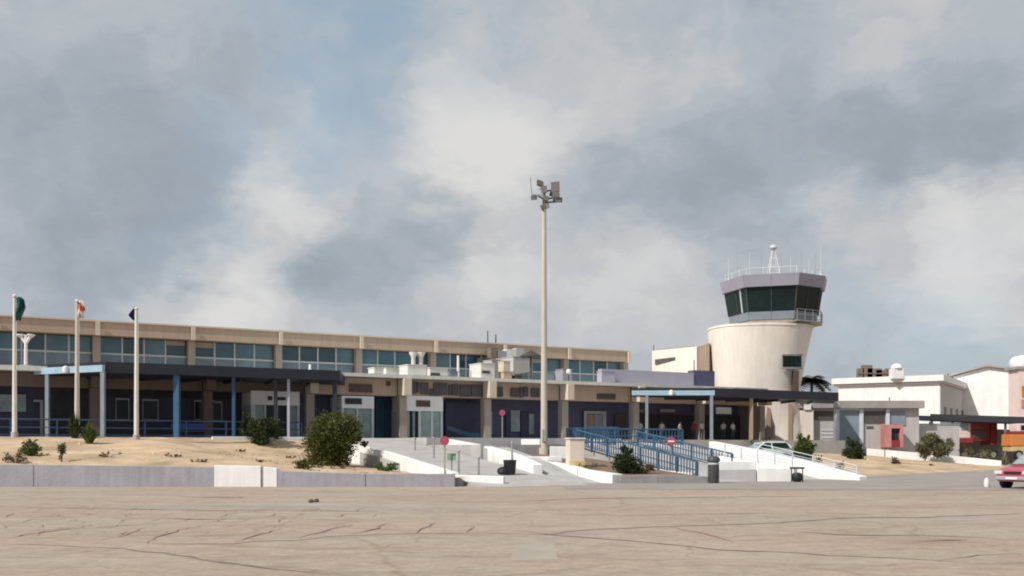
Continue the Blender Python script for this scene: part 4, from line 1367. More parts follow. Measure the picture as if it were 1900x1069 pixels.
h0 = [(p[0], p[1], p[2] + .3) for p in g0]; h1 = [(p[0], p[1], p[2] + .3) for p in g1]
for i in (0, 1):
    MB().add([g0[i], g0[i + 1], g1[i + 1], g1[i], h0[i], h0[i + 1], h1[i + 1], h1[i]],
             [(3, 2, 1, 0), (4, 5, 6, 7), (0, 1, 5, 4), (1, 2, 6, 5), (2, 3, 7, 6), (3, 0, 4, 7)]).build('roof', M['steel'], hg2)
p = at(1801, 686, 141)
hv = MB(); hv.lathe((p.x, p.y, p.z - .8), [(.7, 0), (.7, .5), (.45, .8), (.1, .95)], 12); hv.build('roof_vent', M['sign_white'], hg2, smooth=True)
lk = thing('link_building', 'grey shaded link block between the two white hangars', 'building', (56, 141, 0))
l0, l1 = at(1752, 700, 139), at(1812, 700, 143)
MB().slab((l0.x, l0.y), (l1.x, l1.y), .6, 0, EYE + (HOR - 700) / FOC * 139, EYE + (HOR - 700) / FOC * 143).build('wall', M['grey_block'], lk)
MB().slab((l0.x, l0.y - .06), (l1.x, l1.y - .06), .9, EYE + (HOR - 699) / FOC * 139, EYE + (HOR - 694) / FOC * 139, EYE + (HOR - 694) / FOC * 143).build('roof_edge', M['roof_grey'], lk)
py_ = thing('slim_tower', 'slim pale pink tower with a white cap and an amber window at the right edge', 'tower', (at(1898, 700, 118).x, 118, 0))
PX = at(1899, 700, 118).x
def pz(py): return EYE + (HOR - py) / FOC * 118
MB().box(PX - .95, PX + 1.4, 117.2, 119.6, 0, pz(686)).build('shaft', M['pink_pale'], py_)
MB().box(PX - 1.3, PX + 1.6, 117.0, 119.8, pz(686) + .003, pz(681)).build('collar', M['grey_wall'], py_)
MB().lathe((PX + .25, 118.4, pz(681) + .004), [(1.5, 0), (1.6, .4), (1.45, .9), (1.1, 1.2), (.5, 1.36)], 18).build('cap', M['sign_white'], py_, smooth=True)
MB().box(PX - .6, PX + .9, 117.1, 117.18, pz(737), pz(717)).build('window', M['amber'], py_)
MB().box(PX - .65, PX + 1.1, 117.12, 117.19, pz(758), pz(742)).build('painted_panel', M['pink_wall'], py_)

# ------------------------------------------------------------------ vehicles
def wheel(root, c, r, w, ax):
    e = bpy.data.objects.new('wheel', None); COL.objects.link(e); e.parent = root; e.location = c; e.empty_display_size = .2
    d = Vector(ax) * (w / 2)
    mb = MB(); mb.tube(-d, d, r, n=18); mb.build('tyre', M['rubber'], e, world=False, smooth=True)
    mb = MB(); mb.tube(-d * 1.03, d * 1.03, r * .58, n=14); mb.build('rim', M['chrome'], e, world=False, smooth=True)


def car(label, loc, rz, paint, name='parked_car', L=3.95, cat='car'):
    """hatchback, nose to local -x"""
    r = thing(name, label, cat, loc, None, rz)
    h = L / 2
    wd = .83
    def shell(nm, prof, m, ws):
        """prof: (x, z); ws: half width at that height"""
        mb = MB(); n = len(prof)
        v = [(x, -ws(x, z), z) for x, z in prof] + [(x, ws(x, z), z) for x, z in prof]
        f = [tuple(range(n)), tuple(range(2 * n - 1, n - 1, -1))] + [(i, n + i, n + (i + 1) % n, (i + 1) % n) for i in range(n)]
        mb.add(v, f)
        o = mb.build(nm, m, r, world=False, smooth=True, bevel=.05)
        return o
    body = [(-h + .04, .28), (-h, .45), (-h + .03, .62), (-h + .16, .74), (-h + .55, .84), (-h + 1.05, .92), (h - .35, .95), (h - .05, .86), (h, .6), (h - .06, .28)]
    def wb(x, z):
        k = 1 - .13 * sstep(h - .9, h, abs(x)) - (.03 if z < .35 else 0) - (.04 if z > .85 else 0)
        return wd * k
    shell('body', body, paint, wb)
    roof = [(-h + 1.0, .91), (-h + 1.65, 1.36), (-h + 1.95, 1.43), (h - .75, 1.42), (h - .35, 1.2), (h - .2, .93)]
    def wr(x, z): return wd * (.95 - .30 * max(0, z - .93))
    shell('cabin', roof, paint, wr)
    def quad(nm, pts, m):
        mb = MB(); mb.hexa([p[0] for p in pts], [p[1] for p in pts]); return mb.build(nm, m, r, world=False)
    # windscreen, side windows and rear window stand a little proud of the cabin
    def pane(nm, a, b, c, d, off, m=None):
        o = Vector(off)
        MB().hexa([Vector(p) for p in (a, b, c, d)], [Vector(p) + o for p in (a, b, c, d)]).build(nm, m or M['dark_glass'], r, world=False)
    y1, y0 = wr(0, 1.34) - .10, wr(0, .97) - .10
    pane('windscreen', (-h + 1.06, -y0, .965), (-h + 1.06, y0, .965), (-h + 1.62, y1, 1.335), (-h + 1.62, -y1, 1.335), (-.03, 0, .035), M['pale_glass'])
    pane('rear_window', (h - .24, -y0, 1.0), (h - .24, y0, 1.0), (h - .43, y1, 1.27), (h - .43, -y1, 1.27), (.03, 0, .02))
    for s in (-1, 1):
        ya, yb = wr(0, .97), wr(0, 1.35)
        for x0, x1, x2, x3 in ((-h + 1.22, -h + 2.15, -h + 2.15, -h + 1.74), (-h + 2.25, h - .42, h - .66, -h + 2.25)):
            pane('side_window', (x0, s * ya, .97), (x1, s * ya, .97), (x2, s * yb, 1.34), (x3, s * yb, 1.34), (0, s * .014, .006))
        MB().box(-h - .02, -h + .14, s * .62 - .17, s * .62 + .17, .58, .73).build('headlight', M['lens'], r, world=False, bevel=.02)
        MB().box(-h + 1.28, -h + 1.42, s * (wd + .02) - .07, s * (wd + .02) + .07, .93, 1.05).build('mirror', M['black'], r, world=False, bevel=.02)
        MB().box(h - .1, h + .02, s * .62 - .1, s * .62 + .1, .62, .82).build('tail_light', M['sign_red'], r, world=False)
        MB().box(-h + 1.25, -h + 2.3, s * (wd * .99) - .012, s * (wd * .99) + .012, .36, .84).build('door', paint, r, world=False)
        for x in (-h + .72, h - .72): wheel(r, (x, s * (wd - .1), .29), .29, .19, (0, 1, 0))
        for x in (-h + .72, h - .72): MB().tube((x, s * (wd - .2), .31), (x, s * (wd + .004), .31), .345, n=18).build('wheel_arch', M['rubber'], r, world=False)
    MB().box(-h - .05, -h + .1, -.72, .72, .34, .50).build('bumper', M['grey_wall'], r, world=False, bevel=.04)
    MB().box(-h - .012, -h + .05, -.36, .36, .60, .70).build('grille', M['black'], r, world=False)
    MB().box(-h - .065, -h - .04, -.25, .25, .38, .47).build('number_plate', M['sign_white'], r, world=False)
    return r


p = at(1849, 908, 41.6)
hd = Vector((-.86, -.51)).normalized()
ang = math.atan2(-hd.y, -hd.x)
c = Vector((p.x + .7, 41.9)) - hd * 1.95 + Vector((.51, -.86)) * .1
car('red hatchback parked on the grey road at the right edge', (c.x, c.y, .01), ang, M['red_paint'])
p = stand(1418, 71)
car('pale mint car parked behind the long right parapet below the tower', (p.x, p.y, p.z - .05), math.radians(10), M['mint'])

tk = thing('red_truck', 'red truck with a pale nose parked under the dark shed roof', 'truck', (at(1812, 800, 103.5).x, 103.5, .75))
bx = tk.location
def tbx(nm, m, px0, px1, py0, py1, y0, y1, Y=103.5):
    return MB().box((px0 - CXP) / FOC * Y, (px1 - CXP) / FOC * Y, Y + y0, Y + y1, EYE + (HOR - py1) / FOC * Y, EYE + (HOR - py0) / FOC * Y).build(nm, m, tk, bevel=.05)
tbx('cab', M['pink_pale'], 1780, 1801, 785, 813, 0, 2.2)
tbx('windscreen', M['pale_glass'], 1783, 1797, 787, 798, -.06, 0)
tbx('bonnet', M['red_truck'], 1778, 1806, 813.2, 822, -.1, 2.3)
tbx('body', M['red_truck'], 1801.5, 1838, 780, 818, .1, 2.3)
tbx('side_locker', M['plaque'], 1806, 1832, 797, 814, .02, .1)
tbx('rear_body', M['red_truck'], 1838.5, 1850, 776, 826, -.1, 2.4)
tbx('roof_box', M['pink_wall'], 1806, 1836, 773.5, 779.6, .3, 2.1)
for px in (1789, 1822, 1842): wheel(tk, Vector(((px - CXP) / FOC * 103.5, 103.55, .95)) - bx, .5, .4, (0, 1, 0))
ov = thing('orange_vehicle', 'orange and ochre vehicle partly out of frame under the shed', 'vehicle', (at(1900, 810, 99).x, 99, .8))
def obx(nm, m, px0, px1, py0, py1, y0, y1, Y=99.0):
    return MB().box((px0 - CXP) / FOC * Y, (px1 - CXP) / FOC * Y, Y + y0, Y + y1, EYE + (HOR - py1) / FOC * Y, EYE + (HOR - py0) / FOC * Y).build(nm, m, ov, bevel=.06)
obx('body', M['orange'], 1876, 1960, 806, 828, 0, 2)
obx('skirt', M['ochre'], 1878, 1960, 828.2, 838, .05, 1.95)
obx('roof', M['red_truck'], 1882, 1956, 801, 805.6, .1, 1.9)
obx('cab_wall', M['pink_pale'], 1890, 1950, 786, 800.6, .2, 1.8)
obx('window', M['dark_glass'], 1896, 1940, 789, 798, .14, .2)
for px in (1890, 1945): wheel(ov, Vector(((px - CXP) / FOC * 99, 99.05, .95)) - ov.location, .45, .35, (0, 1, 0))

# ------------------------------------------------------------------ lamp mast
mp = hit(1009, 842)
mY = mp.y
lm = thing('floodlight_mast', 'tall pale steel floodlight mast carrying a cluster of grey lamps', 'light mast', tuple(mp))
def mz(py): return EYE + (HOR - py) / FOC * mY
mx = (1009.5 - CXP) / FOC * mY
MB().tube((mx, mY, mp.z - .2), (mx, mY, mz(384)), .20, .125, 16).build('pole', M['mast'], lm, smooth=True)
MB().tube((mx, mY, mp.z - .2), (mx, mY, mp.z + .35), .34, .32, 16).build('base_flange', M['mast'], lm)
MB().box(mx - .12, mx + .12, mY - .26, mY - .16, mp.z + .7, mp.z + 1.4).build('hatch', M['steel'], lm)
MB().tube((mx, mY, mz(388)), (mx, mY, mz(352)), .10, .09, 10).build('head_post', M['lamp'], lm)
U = 1 / FOC * mY
def lampx(px): return (px - CXP) / FOC * mY
arms = [(998, 366, -.3), (1025, 366, .2), (1033, 352, -.2), (1002, 348, .3), (1035, 372, .3), (1006, 389, -.2), (1017, 384, .1)]
for px, py, dy in arms:
    MB().tube((mx, mY, mz(py + 4)), (lampx(px), mY + dy, mz(py)), .05, n=6).build('arm', M['lamp'], lm)
for px, py, dy, w, h, ya in [(998, 347, -.3, .26, .22, .5), (995, 365, .2, .22, .15, -.6), (1032, 350, -.25, .30, .34, -.3), (1026, 357, .3, .3, .26, .3), (1036, 372, .1, .33, .17, -.2), (1029, 368, -.4, .26, .24, .2), (1009, 357, -.3, .2, .26, 0), (1011, 375, -.3, .2, .2, .1),
                         (1005, 389, -.25, .17, .15, .3), (1017, 386, -.2, .18, .16, -.4)]:
    e = bpy.data.objects.new('floodlight', None); COL.objects.link(e); e.parent = lm; e.empty_display_size = .2
    e.location = Vector((lampx(px), mY + dy, mz(py))) - lm.location
    e.rotation_euler = (rnd.uniform(-.5, .3), rnd.uniform(-.3, .3), ya)
    w, h = w * .82, h * .82
    MB().hexa([(-w * .7, -.1, -h * .7), (w * .7, -.1, -h * .7), (w * .7, -.1, h * .7), (-w * .7, -.1, h * .7)][::-1],
              [(-w, -.26, -h), (w, -.26, -h), (w, -.26, h), (-w, -.26, h)][::-1]).build('housing', M['lamp'], e, world=False)
    MB().box(-w * .92, w * .92, -.285, -.265, -h * .92, h * .92).build('lamp_glass', M['lamp'], e, world=False)
MB().tube((lampx(987), mY, mz(362)), (lampx(984), mY, mz(330)), .02, n=5).build('lightning_rod', M['lamp'], lm)
MB().tube((mx, mY, mz(362)), (lampx(987), mY, mz(362)), .025, n=5).build('arm', M['lamp'], lm)

# ------------------------------------------------------------------ flagpoles and flags
def cloth(name, label, poly_px, Y, m, m2=None, stripe=None):
    """a hanging flag: outline in the picture gives its size; folds give it depth"""
    xs = [p[0] for p in poly_px]
    # rows from top to bottom: (left px, right px, py)
    rows = poly_px
    nu = 14
    v, f, mi = [], [], []
    for j, (l, r_, py) in enumerate(rows):
        for i in range(nu + 1):
            u = i / nu
            px = l + (r_ - l) * u
            dy = .22 * math.sin(u * 9 + j * .7) * (.25 + .75 * u)
            p = at(px, py + 1.2 * math.sin(u * 6 + j), Y)
            v.append((p.x, p.y + dy, p.z))
    n = nu + 1
    for j in range(len(rows) - 1):
        for i in range(nu):
            f.append((j * n + i, j * n + i + 1, (j + 1) * n + i + 1, (j + 1) * n + i))
            mi.append(1 if (stripe and stripe(i / nu, j / (len(rows) - 1))) else 0)
    c = at(rows[0][0], rows[0][2], Y)
    me = bpy.data.meshes.new(name)
    me.from_pydata([tuple(Vector(p) - c) for p in v], [], f)
    me.materials.append(m); me.materials.append(m2 or m)
    me.polygons.foreach_set('material_index', mi)
    me.polygons.foreach_set('use_smooth', [True] * len(f))
    o = bpy.data.objects.new(name, me); COL.objects.link(o); o.location = c
    sd = o.modifiers.new('thickness', 'SOLIDIFY'); sd.thickness = .012
    return tag(o, label, 'flag', 'flags on the poles')


FP = []
for px, pyt, pyb, lab in [(27, 553, 809, 'white flagpole flying the green flag'), (143, 562, 812, 'beige flagpole with the red and white flag'), (253, 576, 815, 'white flagpole with the small dark blue flag')]:
    b = hit(px, pyb) 
    Y = b.y
    o = thing('flagpole', lab, 'flagpole', tuple(b), 'flagpoles on the sand mound')
    zt = EYE + (HOR - pyt) / FOC * Y
    MB().tube((b.x, b.y, b.z - .3), (b.x, b.y, zt), .135 if px != 143 else .155, .085, 12).build('pole', M['pole'] if px != 143 else M['mast'], o, smooth=True)
    MB().lathe((b.x, b.y, zt), [(.05, 0), (.12, .06), (.12, .14), (.04, .2)], 10).build('finial', M['pole'], o, smooth=True)
    MB().tube((b.x, b.y, b.z - .3), (b.x, b.y, b.z + .25), .2, .18, 12).build('base', M['concrete'], o)
    MB().tube((b.x + .13, b.y - .05, b.z + 1), (b.x + .13, b.y - .05, zt - .1), .012, n=5).build('halyard', M['pole'], o)
    FP.append((b, zt))
cloth('flag', 'dark green flag hanging from the pole nearest the left edge', [(30, 38, 552), (30, 45, 556), (30, 48, 562), (30, 51, 568), (30, 50, 573), (30, 45, 579), (30, 40, 584), (30, 36, 589), (30, 35, 594)], FP[0][0].y - .05, M['flag_green'])
cloth('flag', 'limp red and white flag on the middle pole', [(145, 151, 559), (145, 156, 563), (145, 160, 569), (145, 163, 574), (145, 161, 578), (145, 155, 582), (145, 154, 586), (145, 152, 590)], FP[1][0].y - .05, M['flag_white'], M['flag_red'],
      lambda u, j: abs(u - .35 - .6 * (j - .3)) < .24 if j < .55 else (.25 < u < .75 and j > .68))
cloth('flag', 'dark blue flag blowing left on the third pole', [(252, 248.5, 570), (252, 246, 575), (252, 244, 579), (252, 242, 583), (252, 240, 587), (252, 243, 591), (252, 247, 595)], FP[2][0].y + .05, M['flag_blue'])

# ------------------------------------------------------------------ signs, bins, pillar, posts
def round_sign(label, px, py, pyb, rpx, Y=None, m='sign_red', bar=True, name='road_sign', grp=None, foot=None):
    b = hit(px, pyb) if Y is None else stand(px, Y)
    Y = b.y
    c = at(px, py, Y); rr_ = rpx / FOC * Y
    o = thing(name, label, 'sign', tuple(b), grp)
    MB().tube((b.x, b.y + .05, b.z - .2), (c.x, c.y + .05, c.z + rr_ * .6), .035, n=8).build('post', M['steel'], o)
    MB().tube((c.x, c.y, c.z), (c.x, c.y - .03, c.z), rr_, n=24).build('disc', M[m], o)
    if bar: MB().box(c.x - rr_ * .68, c.x + rr_ * .68, c.y - .045, c.y - .031, c.z - rr_ * .17, c.z + rr_ * .17).build('bar', M['sign_white'], o)
    return o


round_sign('round red road sign on a thin post at the foot of the left ramp', 825, 818, 884, 8.5, Y=45.9, bar=False)
round_sign('small round red sign on a post in front of the navy wall', 932, 766, 818, 5.5, Y=69.5, bar=False)
round_sign('round pinkish red sign above the blue railing of the right ramp', 1245, 819, 872, 8.5, Y=52.5, bar=True)
round_sign('plain blue disc sign over the landing by the lamp mast', 1070, 801, 828, 8, Y=72, m='sign_blue', bar=False)
gsp = stand(845, 46.2)
gs = thing('notice_board', 'small green notice plate beside the red sign on the ramp', 'sign', tuple(gsp))
c = at(838, 848, 46.2)
MB().box(c.x - .2, c.x + .2, c.y, c.y + .03, c.z - .16, c.z + .16).build('plate', mat('green plate', (.20, .34, .24), .6), gs)
MB().tube((c.x, c.y + .05, gsp.z - .1), (c.x, c.y + .05, c.z + .1), .03, n=8).build('post', M['steel'], gs)
for px, pt, pb, lab in [(488, 872, 902, ''), (770, 814, 836, 'slim steel post highest up the left ramp, below the middle white porch'), (805, 814, 850, 'slim steel post on the left ramp, just left of the red sign'), (851, 838, 882, 'slim steel post right beside the green notice plate'), (888, 850, 880, 'short steel post on the left ramp between green plate and black bin'), (950, 822, 866, 'tall steel post directly behind the squat black bin')]:
    if px == 488: continue
    b = hit(px, pb)
    zt = EYE + (HOR - pt) / FOC * b.y
    o = thing('ramp_post', lab, 'post', tuple(b), 'steel posts along the left ramp')
    MB().tube((b.x, b.y, b.z - .2), (b.x, b.y, zt), .05, .045, 8).build('post', M['steel'], o)
    MB().lathe((b.x, b.y, zt), [(.06, 0), (.075, .03), (.05, .07)], 8).build('cap', M['steel'], o)

b = stand(946, 48.6)
o = thing('litter_bin', 'squat black bin with a leaning bag at the mouth of the footpath', 'bin', tuple(b))
MB().lathe(tuple(b), [(.22, 0), (.27, .08), (.31, .64), (.33, .68), (.30, .70), (.24, .66)], 16).build('body', M['black'], o, smooth=True)
MB().lathe((b.x - .32, b.y - .12, b.z), [(.2, 0), (.29, .12), (.26, .28), (.1, .38)], 12).build('bag', M['black'], o, smooth=True)
b = stand(1324, 48.3)
o = thing('litter_bin', 'tall dark grey bin with a pale rim before the grey end block', 'bin', tuple(b))
MB().lathe(tuple(b), [(.24, 0), (.26, .05), (.27, .85), (.25, .87)], 18).build('body', M['bin_grey'], o, smooth=True)
MB().lathe((b.x, b.y, b.z + .875), [(.27, 0), (.28, .05), (.22, .10)], 18).build('rim', M['alu'], o, smooth=True)
MB().lathe((b.x, b.y, b.z + .98), [(.22, 0), (.30, .04), (.31, .16), (.24, .26), (.1, .3)], 18).build('lid', M['bin_grey'], o, smooth=True)
b = stand(1479, 50.0)
o = thing('litter_bin', 'round black bin hanging under a small dark rail by the white end block', 'bin', tuple(b))
MB().lathe((b.x, b.y, b.z + .0), [(.16, .0), (.23, .08), (.25, .3), (.21, .42), (.1, .46)], 16).build('bowl', M['black'], o, smooth=True)
MB().tube((b.x - .27, b.y, b.z), (b.x - .27, b.y, b.z + .68), .03, n=6).build('stand_leg', M['bin_grey'], o)
MB().tube((b.x + .27, b.y, b.z), (b.x + .27, b.y, b.z + .68), .03, n=6).build('stand_leg', M['bin_grey'], o)
MB().tube((b.x - .35, b.y, b.z + .68), (b.x + .35, b.y, b.z + .68), .05, n=8).build('stand_rail', M['bin_grey'], o)

b = hit(1066, 866); Y = b.y
o = thing('gate_pillar', 'beige square pillar with a bright left edge and stained ochre foot', 'pillar', tuple(b))
x0, x1 = (1050 - CXP) / FOC * Y, (1085 - CXP) / FOC * Y
z0, z1 = b.z - .4, EYE + (HOR - 815) / FOC * Y
dd = Vector((.22, .9))
MB().hexa([(x0 + .0, Y + .35, z0), (x0 + .2, Y, z0), (x1, Y + .08, z0), (x1 - .05, Y + .9, z0)], [(x0, Y + .35, z1), (x0 + .2, Y, z1), (x1, Y + .08, z1), (x1 - .05, Y + .9, z1)]).build('shaft', M['pillar'], o, bevel=.02)
MB().hexa([(x0 - .05, Y + .35, z1 + .003), (x0 + .18, Y - .06, z1 + .003), (x1 + .05, Y + .02, z1 + .003), (x1, Y + .95, z1 + .003)], [(x0 - .05, Y + .35, z1 + .08), (x0 + .18, Y - .06, z1 + .08), (x1 + .05, Y + .02, z1 + .08), (x1, Y + .95, z1 + .08)]).build('cap', M['pillar'], o)
MB().hexa([(x0 + .15, Y - .02, z0), (x0 + .2, Y - .05, z0), (x1 + .03, Y + .03, z0), (x1 + .03, Y + .3, z0)], [(x0 + .15, Y - .02, b.z + .3), (x0 + .2, Y - .05, b.z + .3), (x1 + .03, Y + .03, b.z + .3), (x1 + .03, Y + .3, b.z + .3)]).build('plinth', M['ochre'], o)
b = stand(1831, 43.5)
o = thing('marker_stone', 'white painted rounded marker stone left of the red car', 'stone', tuple(b))
MB().lathe(tuple(b), [(.10, 0), (.12, .07), (.11, .24), (.07, .36), (.02, .4)], 12).build('stone', M['sign_white'], o, smooth=True)
for px, py, lab in [(577, 930, 'small dark stone lying on the apron, left of a pair'), (587, 929, 'small dark stone lying on the apron, right of a pair')]:
    b = hit(px, py + 3)
    o = thing('loose_stone', lab, 'stone', tuple(b), 'pair of stones on the apron')
    MB().lathe(tuple(b), [(.06, 0), (.09, .04), (.07, .09), (.03, .11)], 8).build('stone', M['plaque'], o, smooth=True)

# blue bench under the left canopy
b = W(t_at(352, 68.5), 68.5, TZ)
o = thing('bench', 'blue bench under the left canopy beside the thick blue post', 'bench', tuple(b))
mb = MB(W); t0 = t_at(352, 68.5)
mb.box(t0 - 1.1, t0 + 1.1, 68.3, 68.8, TZ + .42, TZ + .48); mb.build('seat', M['sign_blue'], o)
mb = MB(W); mb.box(t0 - 1.1, t0 + 1.1, 68.78, 68.84, TZ + .55, TZ + .95); mb.build('backrest', M['sign_blue'], o)
for dt in (-.95, .95):
    mb = MB(W); mb.box(t0 + dt - .04, t0 + dt + .04, 68.34, 68.76, TZ, TZ + .415); mb.build('leg', M['blue_dark'], o)
    mb = MB(W); mb.box(t0 + dt - .03, t0 + dt + .03, 68.845, 68.88, TZ + .3, TZ + .93); mb.build('back_post', M['blue_dark'], o)

# ------------------------------------------------------------------ vegetation
def foliage_mesh(name, m, parent, blobs, n, size, r, origin, aspect=1.8, up=.3):
    """n leaf quads spread through clumps; blobs: (x, y, z, radius) relative to origin"""
    v, f = [], []
    tot = sum(b[3] ** 2 for b in blobs)
    for b in blobs:
        k = max(6, int(n * b[3] ** 2 / tot))
        for _ in range(k):
            d = Vector((r.gauss(0, 1), r.gauss(0, 1), r.gauss(0, 1))).normalized()
            rad = b[3] * (r.random() ** .4) * (1 + .18 * r.gauss(0, 1))
            p = Vector((b[0], b[1], b[2])) + d * rad
            if p.z < .03: p.z = .03 + r.random() * .1
            a = (d + Vector((r.gauss(0, .6), r.gauss(0, .6), r.gauss(up, .6)))).normalized()
            s = a.cross(Vector((r.gauss(0, 1), r.gauss(0, 1), r.gauss(0, 1)))).normalized()
            L_ = size * r.uniform(.6, 1.4); w = L_ / aspect
            q = len(v)
            v += [p - a * L_ / 2, p + s * w / 2, p + a * L_ / 2, p - s * w / 2]
            f.append((q, q + 1, q + 2, q + 3))
    me = bpy.data.meshes.new(name)
    me.from_pydata([tuple(x) for x in v], [], f); me.materials.append(m)
    o = bpy.data.objects.new(name, me); COL.objects.link(o); o.parent = parent
    o['kind'] = 'stuff'
    return o


def stems(parent, ends, r0=.05, m='bark'):
    mb = MB()
    for e in ends:
        mid = Vector((e[0] * .35, e[1] * .35, e[2] * .55))
        mb.tube((e[0] * .08, e[1] * .08, -.15), mid, r0, r0 * .7, 6, cap=False)
        mb.tube(mid, e, r0 * .7, r0 * .3, 6)
    return mb.build('stem', M[m], parent, world=False)


def bush(label, px0, px1, py0, py1, base, leaf, seed, n=2600, size=.12, cat='bush', name='bush', clumps=34, shape=None, group=None, lean=0.0, jag=1.0):
    """the outline box in the photograph gives width and height at the base's distance"""
    Y = base.y
    w = (px1 - px0) / FOC * Y; h = EYE + (HOR - py0) / FOC * Y - base.z
    x0 = ((px0 + px1) / 2 - CXP) / FOC * Y
    o = thing(name, label, cat, (x0, Y, base.z), group)
    r = random.Random(seed)
    bl = []
    for i in range(clumps):
        for _ in range(40):
            x, y, z = r.uniform(-1, 1), r.uniform(-1, 1), r.uniform(0, 1)
            wz = shape(z) if shape else math.sqrt(max(0, 1 - (abs(z - .42) / .60) ** 2.2))
            if x * x + y * y <= wz * wz and ((x * x + y * y) ** .5 + abs(z - .45) > .42 or i % 3 == 0): break
        cr = r.uniform(.13, .24) * min(w, h) * (1.25 if clumps < 20 else 1)
        bl.append((x * (w / 2 - cr * .8) + lean * (z - .5) * w, y * (w / 2 - cr) * .85, max(cr * .5, z * (h - cr * .9)), cr))
    stems(o, [(b[0], b[1], b[2]) for b in bl[:10]], r0=.02 + .014 * h)
    foliage_mesh('foliage', M[leaf], o, bl, n, size, r, o.location)
    # loose sprigs that break the outline
    sp = []
    for i in range(int(20 * jag)):
        b = r.choice(bl)
        d = Vector((b[0], b[1] * .6, (b[2] - h * .4) * 1.2)).normalized()
        p = Vector(b[:3]) + d * b[3] * r.uniform(.9, 1.5)
        sp.append((p.x, p.y, max(.1, p.z), b[3] * .28))
    foliage_mesh('foliage', M[leaf], o, sp, int(n * .12), size, r, o.location)
    return o


big = bush('big rounded olive green bush at the right end of the sand mound', 551, 676, 757, 870, hit(612, 864), 'leaf_big', 3, n=19000, size=.12, clumps=130, lean=.14, shape=lambda z: min(1, .62 + .55 * z) * (math.sqrt(max(0, 1 - ((z - .55) / .52) ** 2)) if z > .55 else 1))
bush('small rounded shrub tucked at the left foot of the big bush', 546, 580, 846, 872, hit(563, 871), 'leaf_big', 5, n=500, size=.10, clumps=12)
bush('dark bush in front of the shaded left porch', 440, 530, 766, 826, hit(485, 824), 'leaf_dark', 9, n=5500, size=.14, clumps=34, shape=lambda z: .35 + .65 * sstep(.05, .5, z) * (1 - .5 * sstep(.75, 1, z)))
bush('low round bush near the left end of the mound', 36, 76, 814, 846, hit(56, 845), 'leaf_green', 11, n=1100, size=.10, clumps=18)
bush('slim upright sapling to the right of the low round bush', 104, 124, 824, 856, hit(114, 857), 'leaf_green', 13, n=420, size=.08, clumps=10, cat='sapling', name='sapling', shape=lambda z: .35 if z < .5 else .9)
bush('pale dry scrub at the extreme left end of the mound', 2, 60, 836, 858, hit(30, 859), 'leaf_dry', 15, n=500, size=.08, clumps=14, cat='scrub', name='scrub')
bush('bright green low plant in the dark soil right of the big bush', 688, 742, 856, 877, hit(714, 874), 'leaf_fresh', 17, n=900, size=.10, clumps=16, cat='plant', name='low_plant')
bush('dark bush sprawling in the bed beside the blue railing', 1134, 1198, 830, 880, hit(1166, 877), 'leaf_dark', 19, n=6500, size=.10, clumps=60)
bush('low dry fringe at the right foot of the dark bush', 1172, 1216, 852, 881, hit(1194, 878), 'leaf_dry', 21, n=700, size=.09, clumps=12, cat='scrub', name='scrub')
bush('bright green bush beside the pale building corner under the tower', 1470, 1514, 797, 838, stand(1492, 68), 'leaf_green', 23, n=5000, size=.13, clumps=46)
bush('dark hedge strip at the tower foot left of the mint car', 1392, 1432, 806, 832, stand(1412, 84), 'leaf_dark', 25, n=700, size=.13, clumps=16, cat='hedge', name='hedge')
bush('dark green bush on the sand below the blue door', 1560, 1606, 808, 846, stand(1583, 80), 'leaf_dark', 27, n=3600, size=.13, clumps=22)
bush('tiny dark bush beside the long white parapet', 1506, 1528, 843, 858, stand(1517, 66), 'leaf_dark', 29, n=320, size=.10, clumps=8)
bush('small dark tuft on the sand near the end of the long parapet', 1550, 1568, 855, 869, stand(1559, 65), 'leaf_dry', 31, n=240, size=.08, clumps=6, cat='tuft', name='tuft')
bush('upright dry tuft below the left end of the white edging', 1648, 1674, 846, 875, stand(1661, 75.5), 'leaf_dry', 33, n=500, size=.09, clumps=10, cat='tuft', name='tuft', shape=lambda z: .8 - .4 * z)
bush('small low tuft near the front of the right sand bank', 1720, 1736, 864, 875, stand(1728, 76.5), 'leaf_dry', 35, n=200, size=.08, clumps=6, cat='tuft', name='tuft')
bush('grey green grass clump behind the white edging near the red truck', 1772, 1850, 822, 846, stand(1811, 98), 'leaf_grey', 37, n=900, size=.13, clumps=18, cat='scrub', name='scrub')
bush('straggly plant growing over the far end of the white edging', 1846, 1880, 826, 850, stand(1863, 98), 'leaf_grey', 39, n=420, size=.12, clumps=10, cat='plant', name='low_plant')
bush('small green shrub at the lamp mast foot', 1011, 1026, 832, 848, stand(1019, mY - .1), 'leaf_green', 41, n=240, size=.09, clumps=6)
for i, (px, py, w, lab) in enumerate([(70, 846, 22, 'brown weed on the mound below the green flag'), (200, 848, 26, 'ochre weed patch on the mound under the left canopy portal'), (322, 848, 18, 'low ochre weed on the mound right of the third flagpole'),
                                      (371, 858, 16, 'dark little weed just behind the white wall panel'), (447, 838, 10, 'small weed on the sand midway to the dark porch bush'), (484, 858, 9, 'little weed behind the right edge of the white wall panel'),
                                      (540, 850, 10, 'brown weed on the sand left of the big bush'), (590, 868, 14, 'flattened weed under the big bush'), (640, 870, 30, 'dark leaf litter in the shade right of the big bush'), (1090, 868, 24, 'dry weeds in the soil right of the beige pillar')]):
    b = hit(px, py)
    bush(lab, px - w, px + w, py - w * .45, py, b, 'leaf_dry', 60 + i, n=160, size=.07, clumps=8, cat='weed', name='weed', jag=.4)


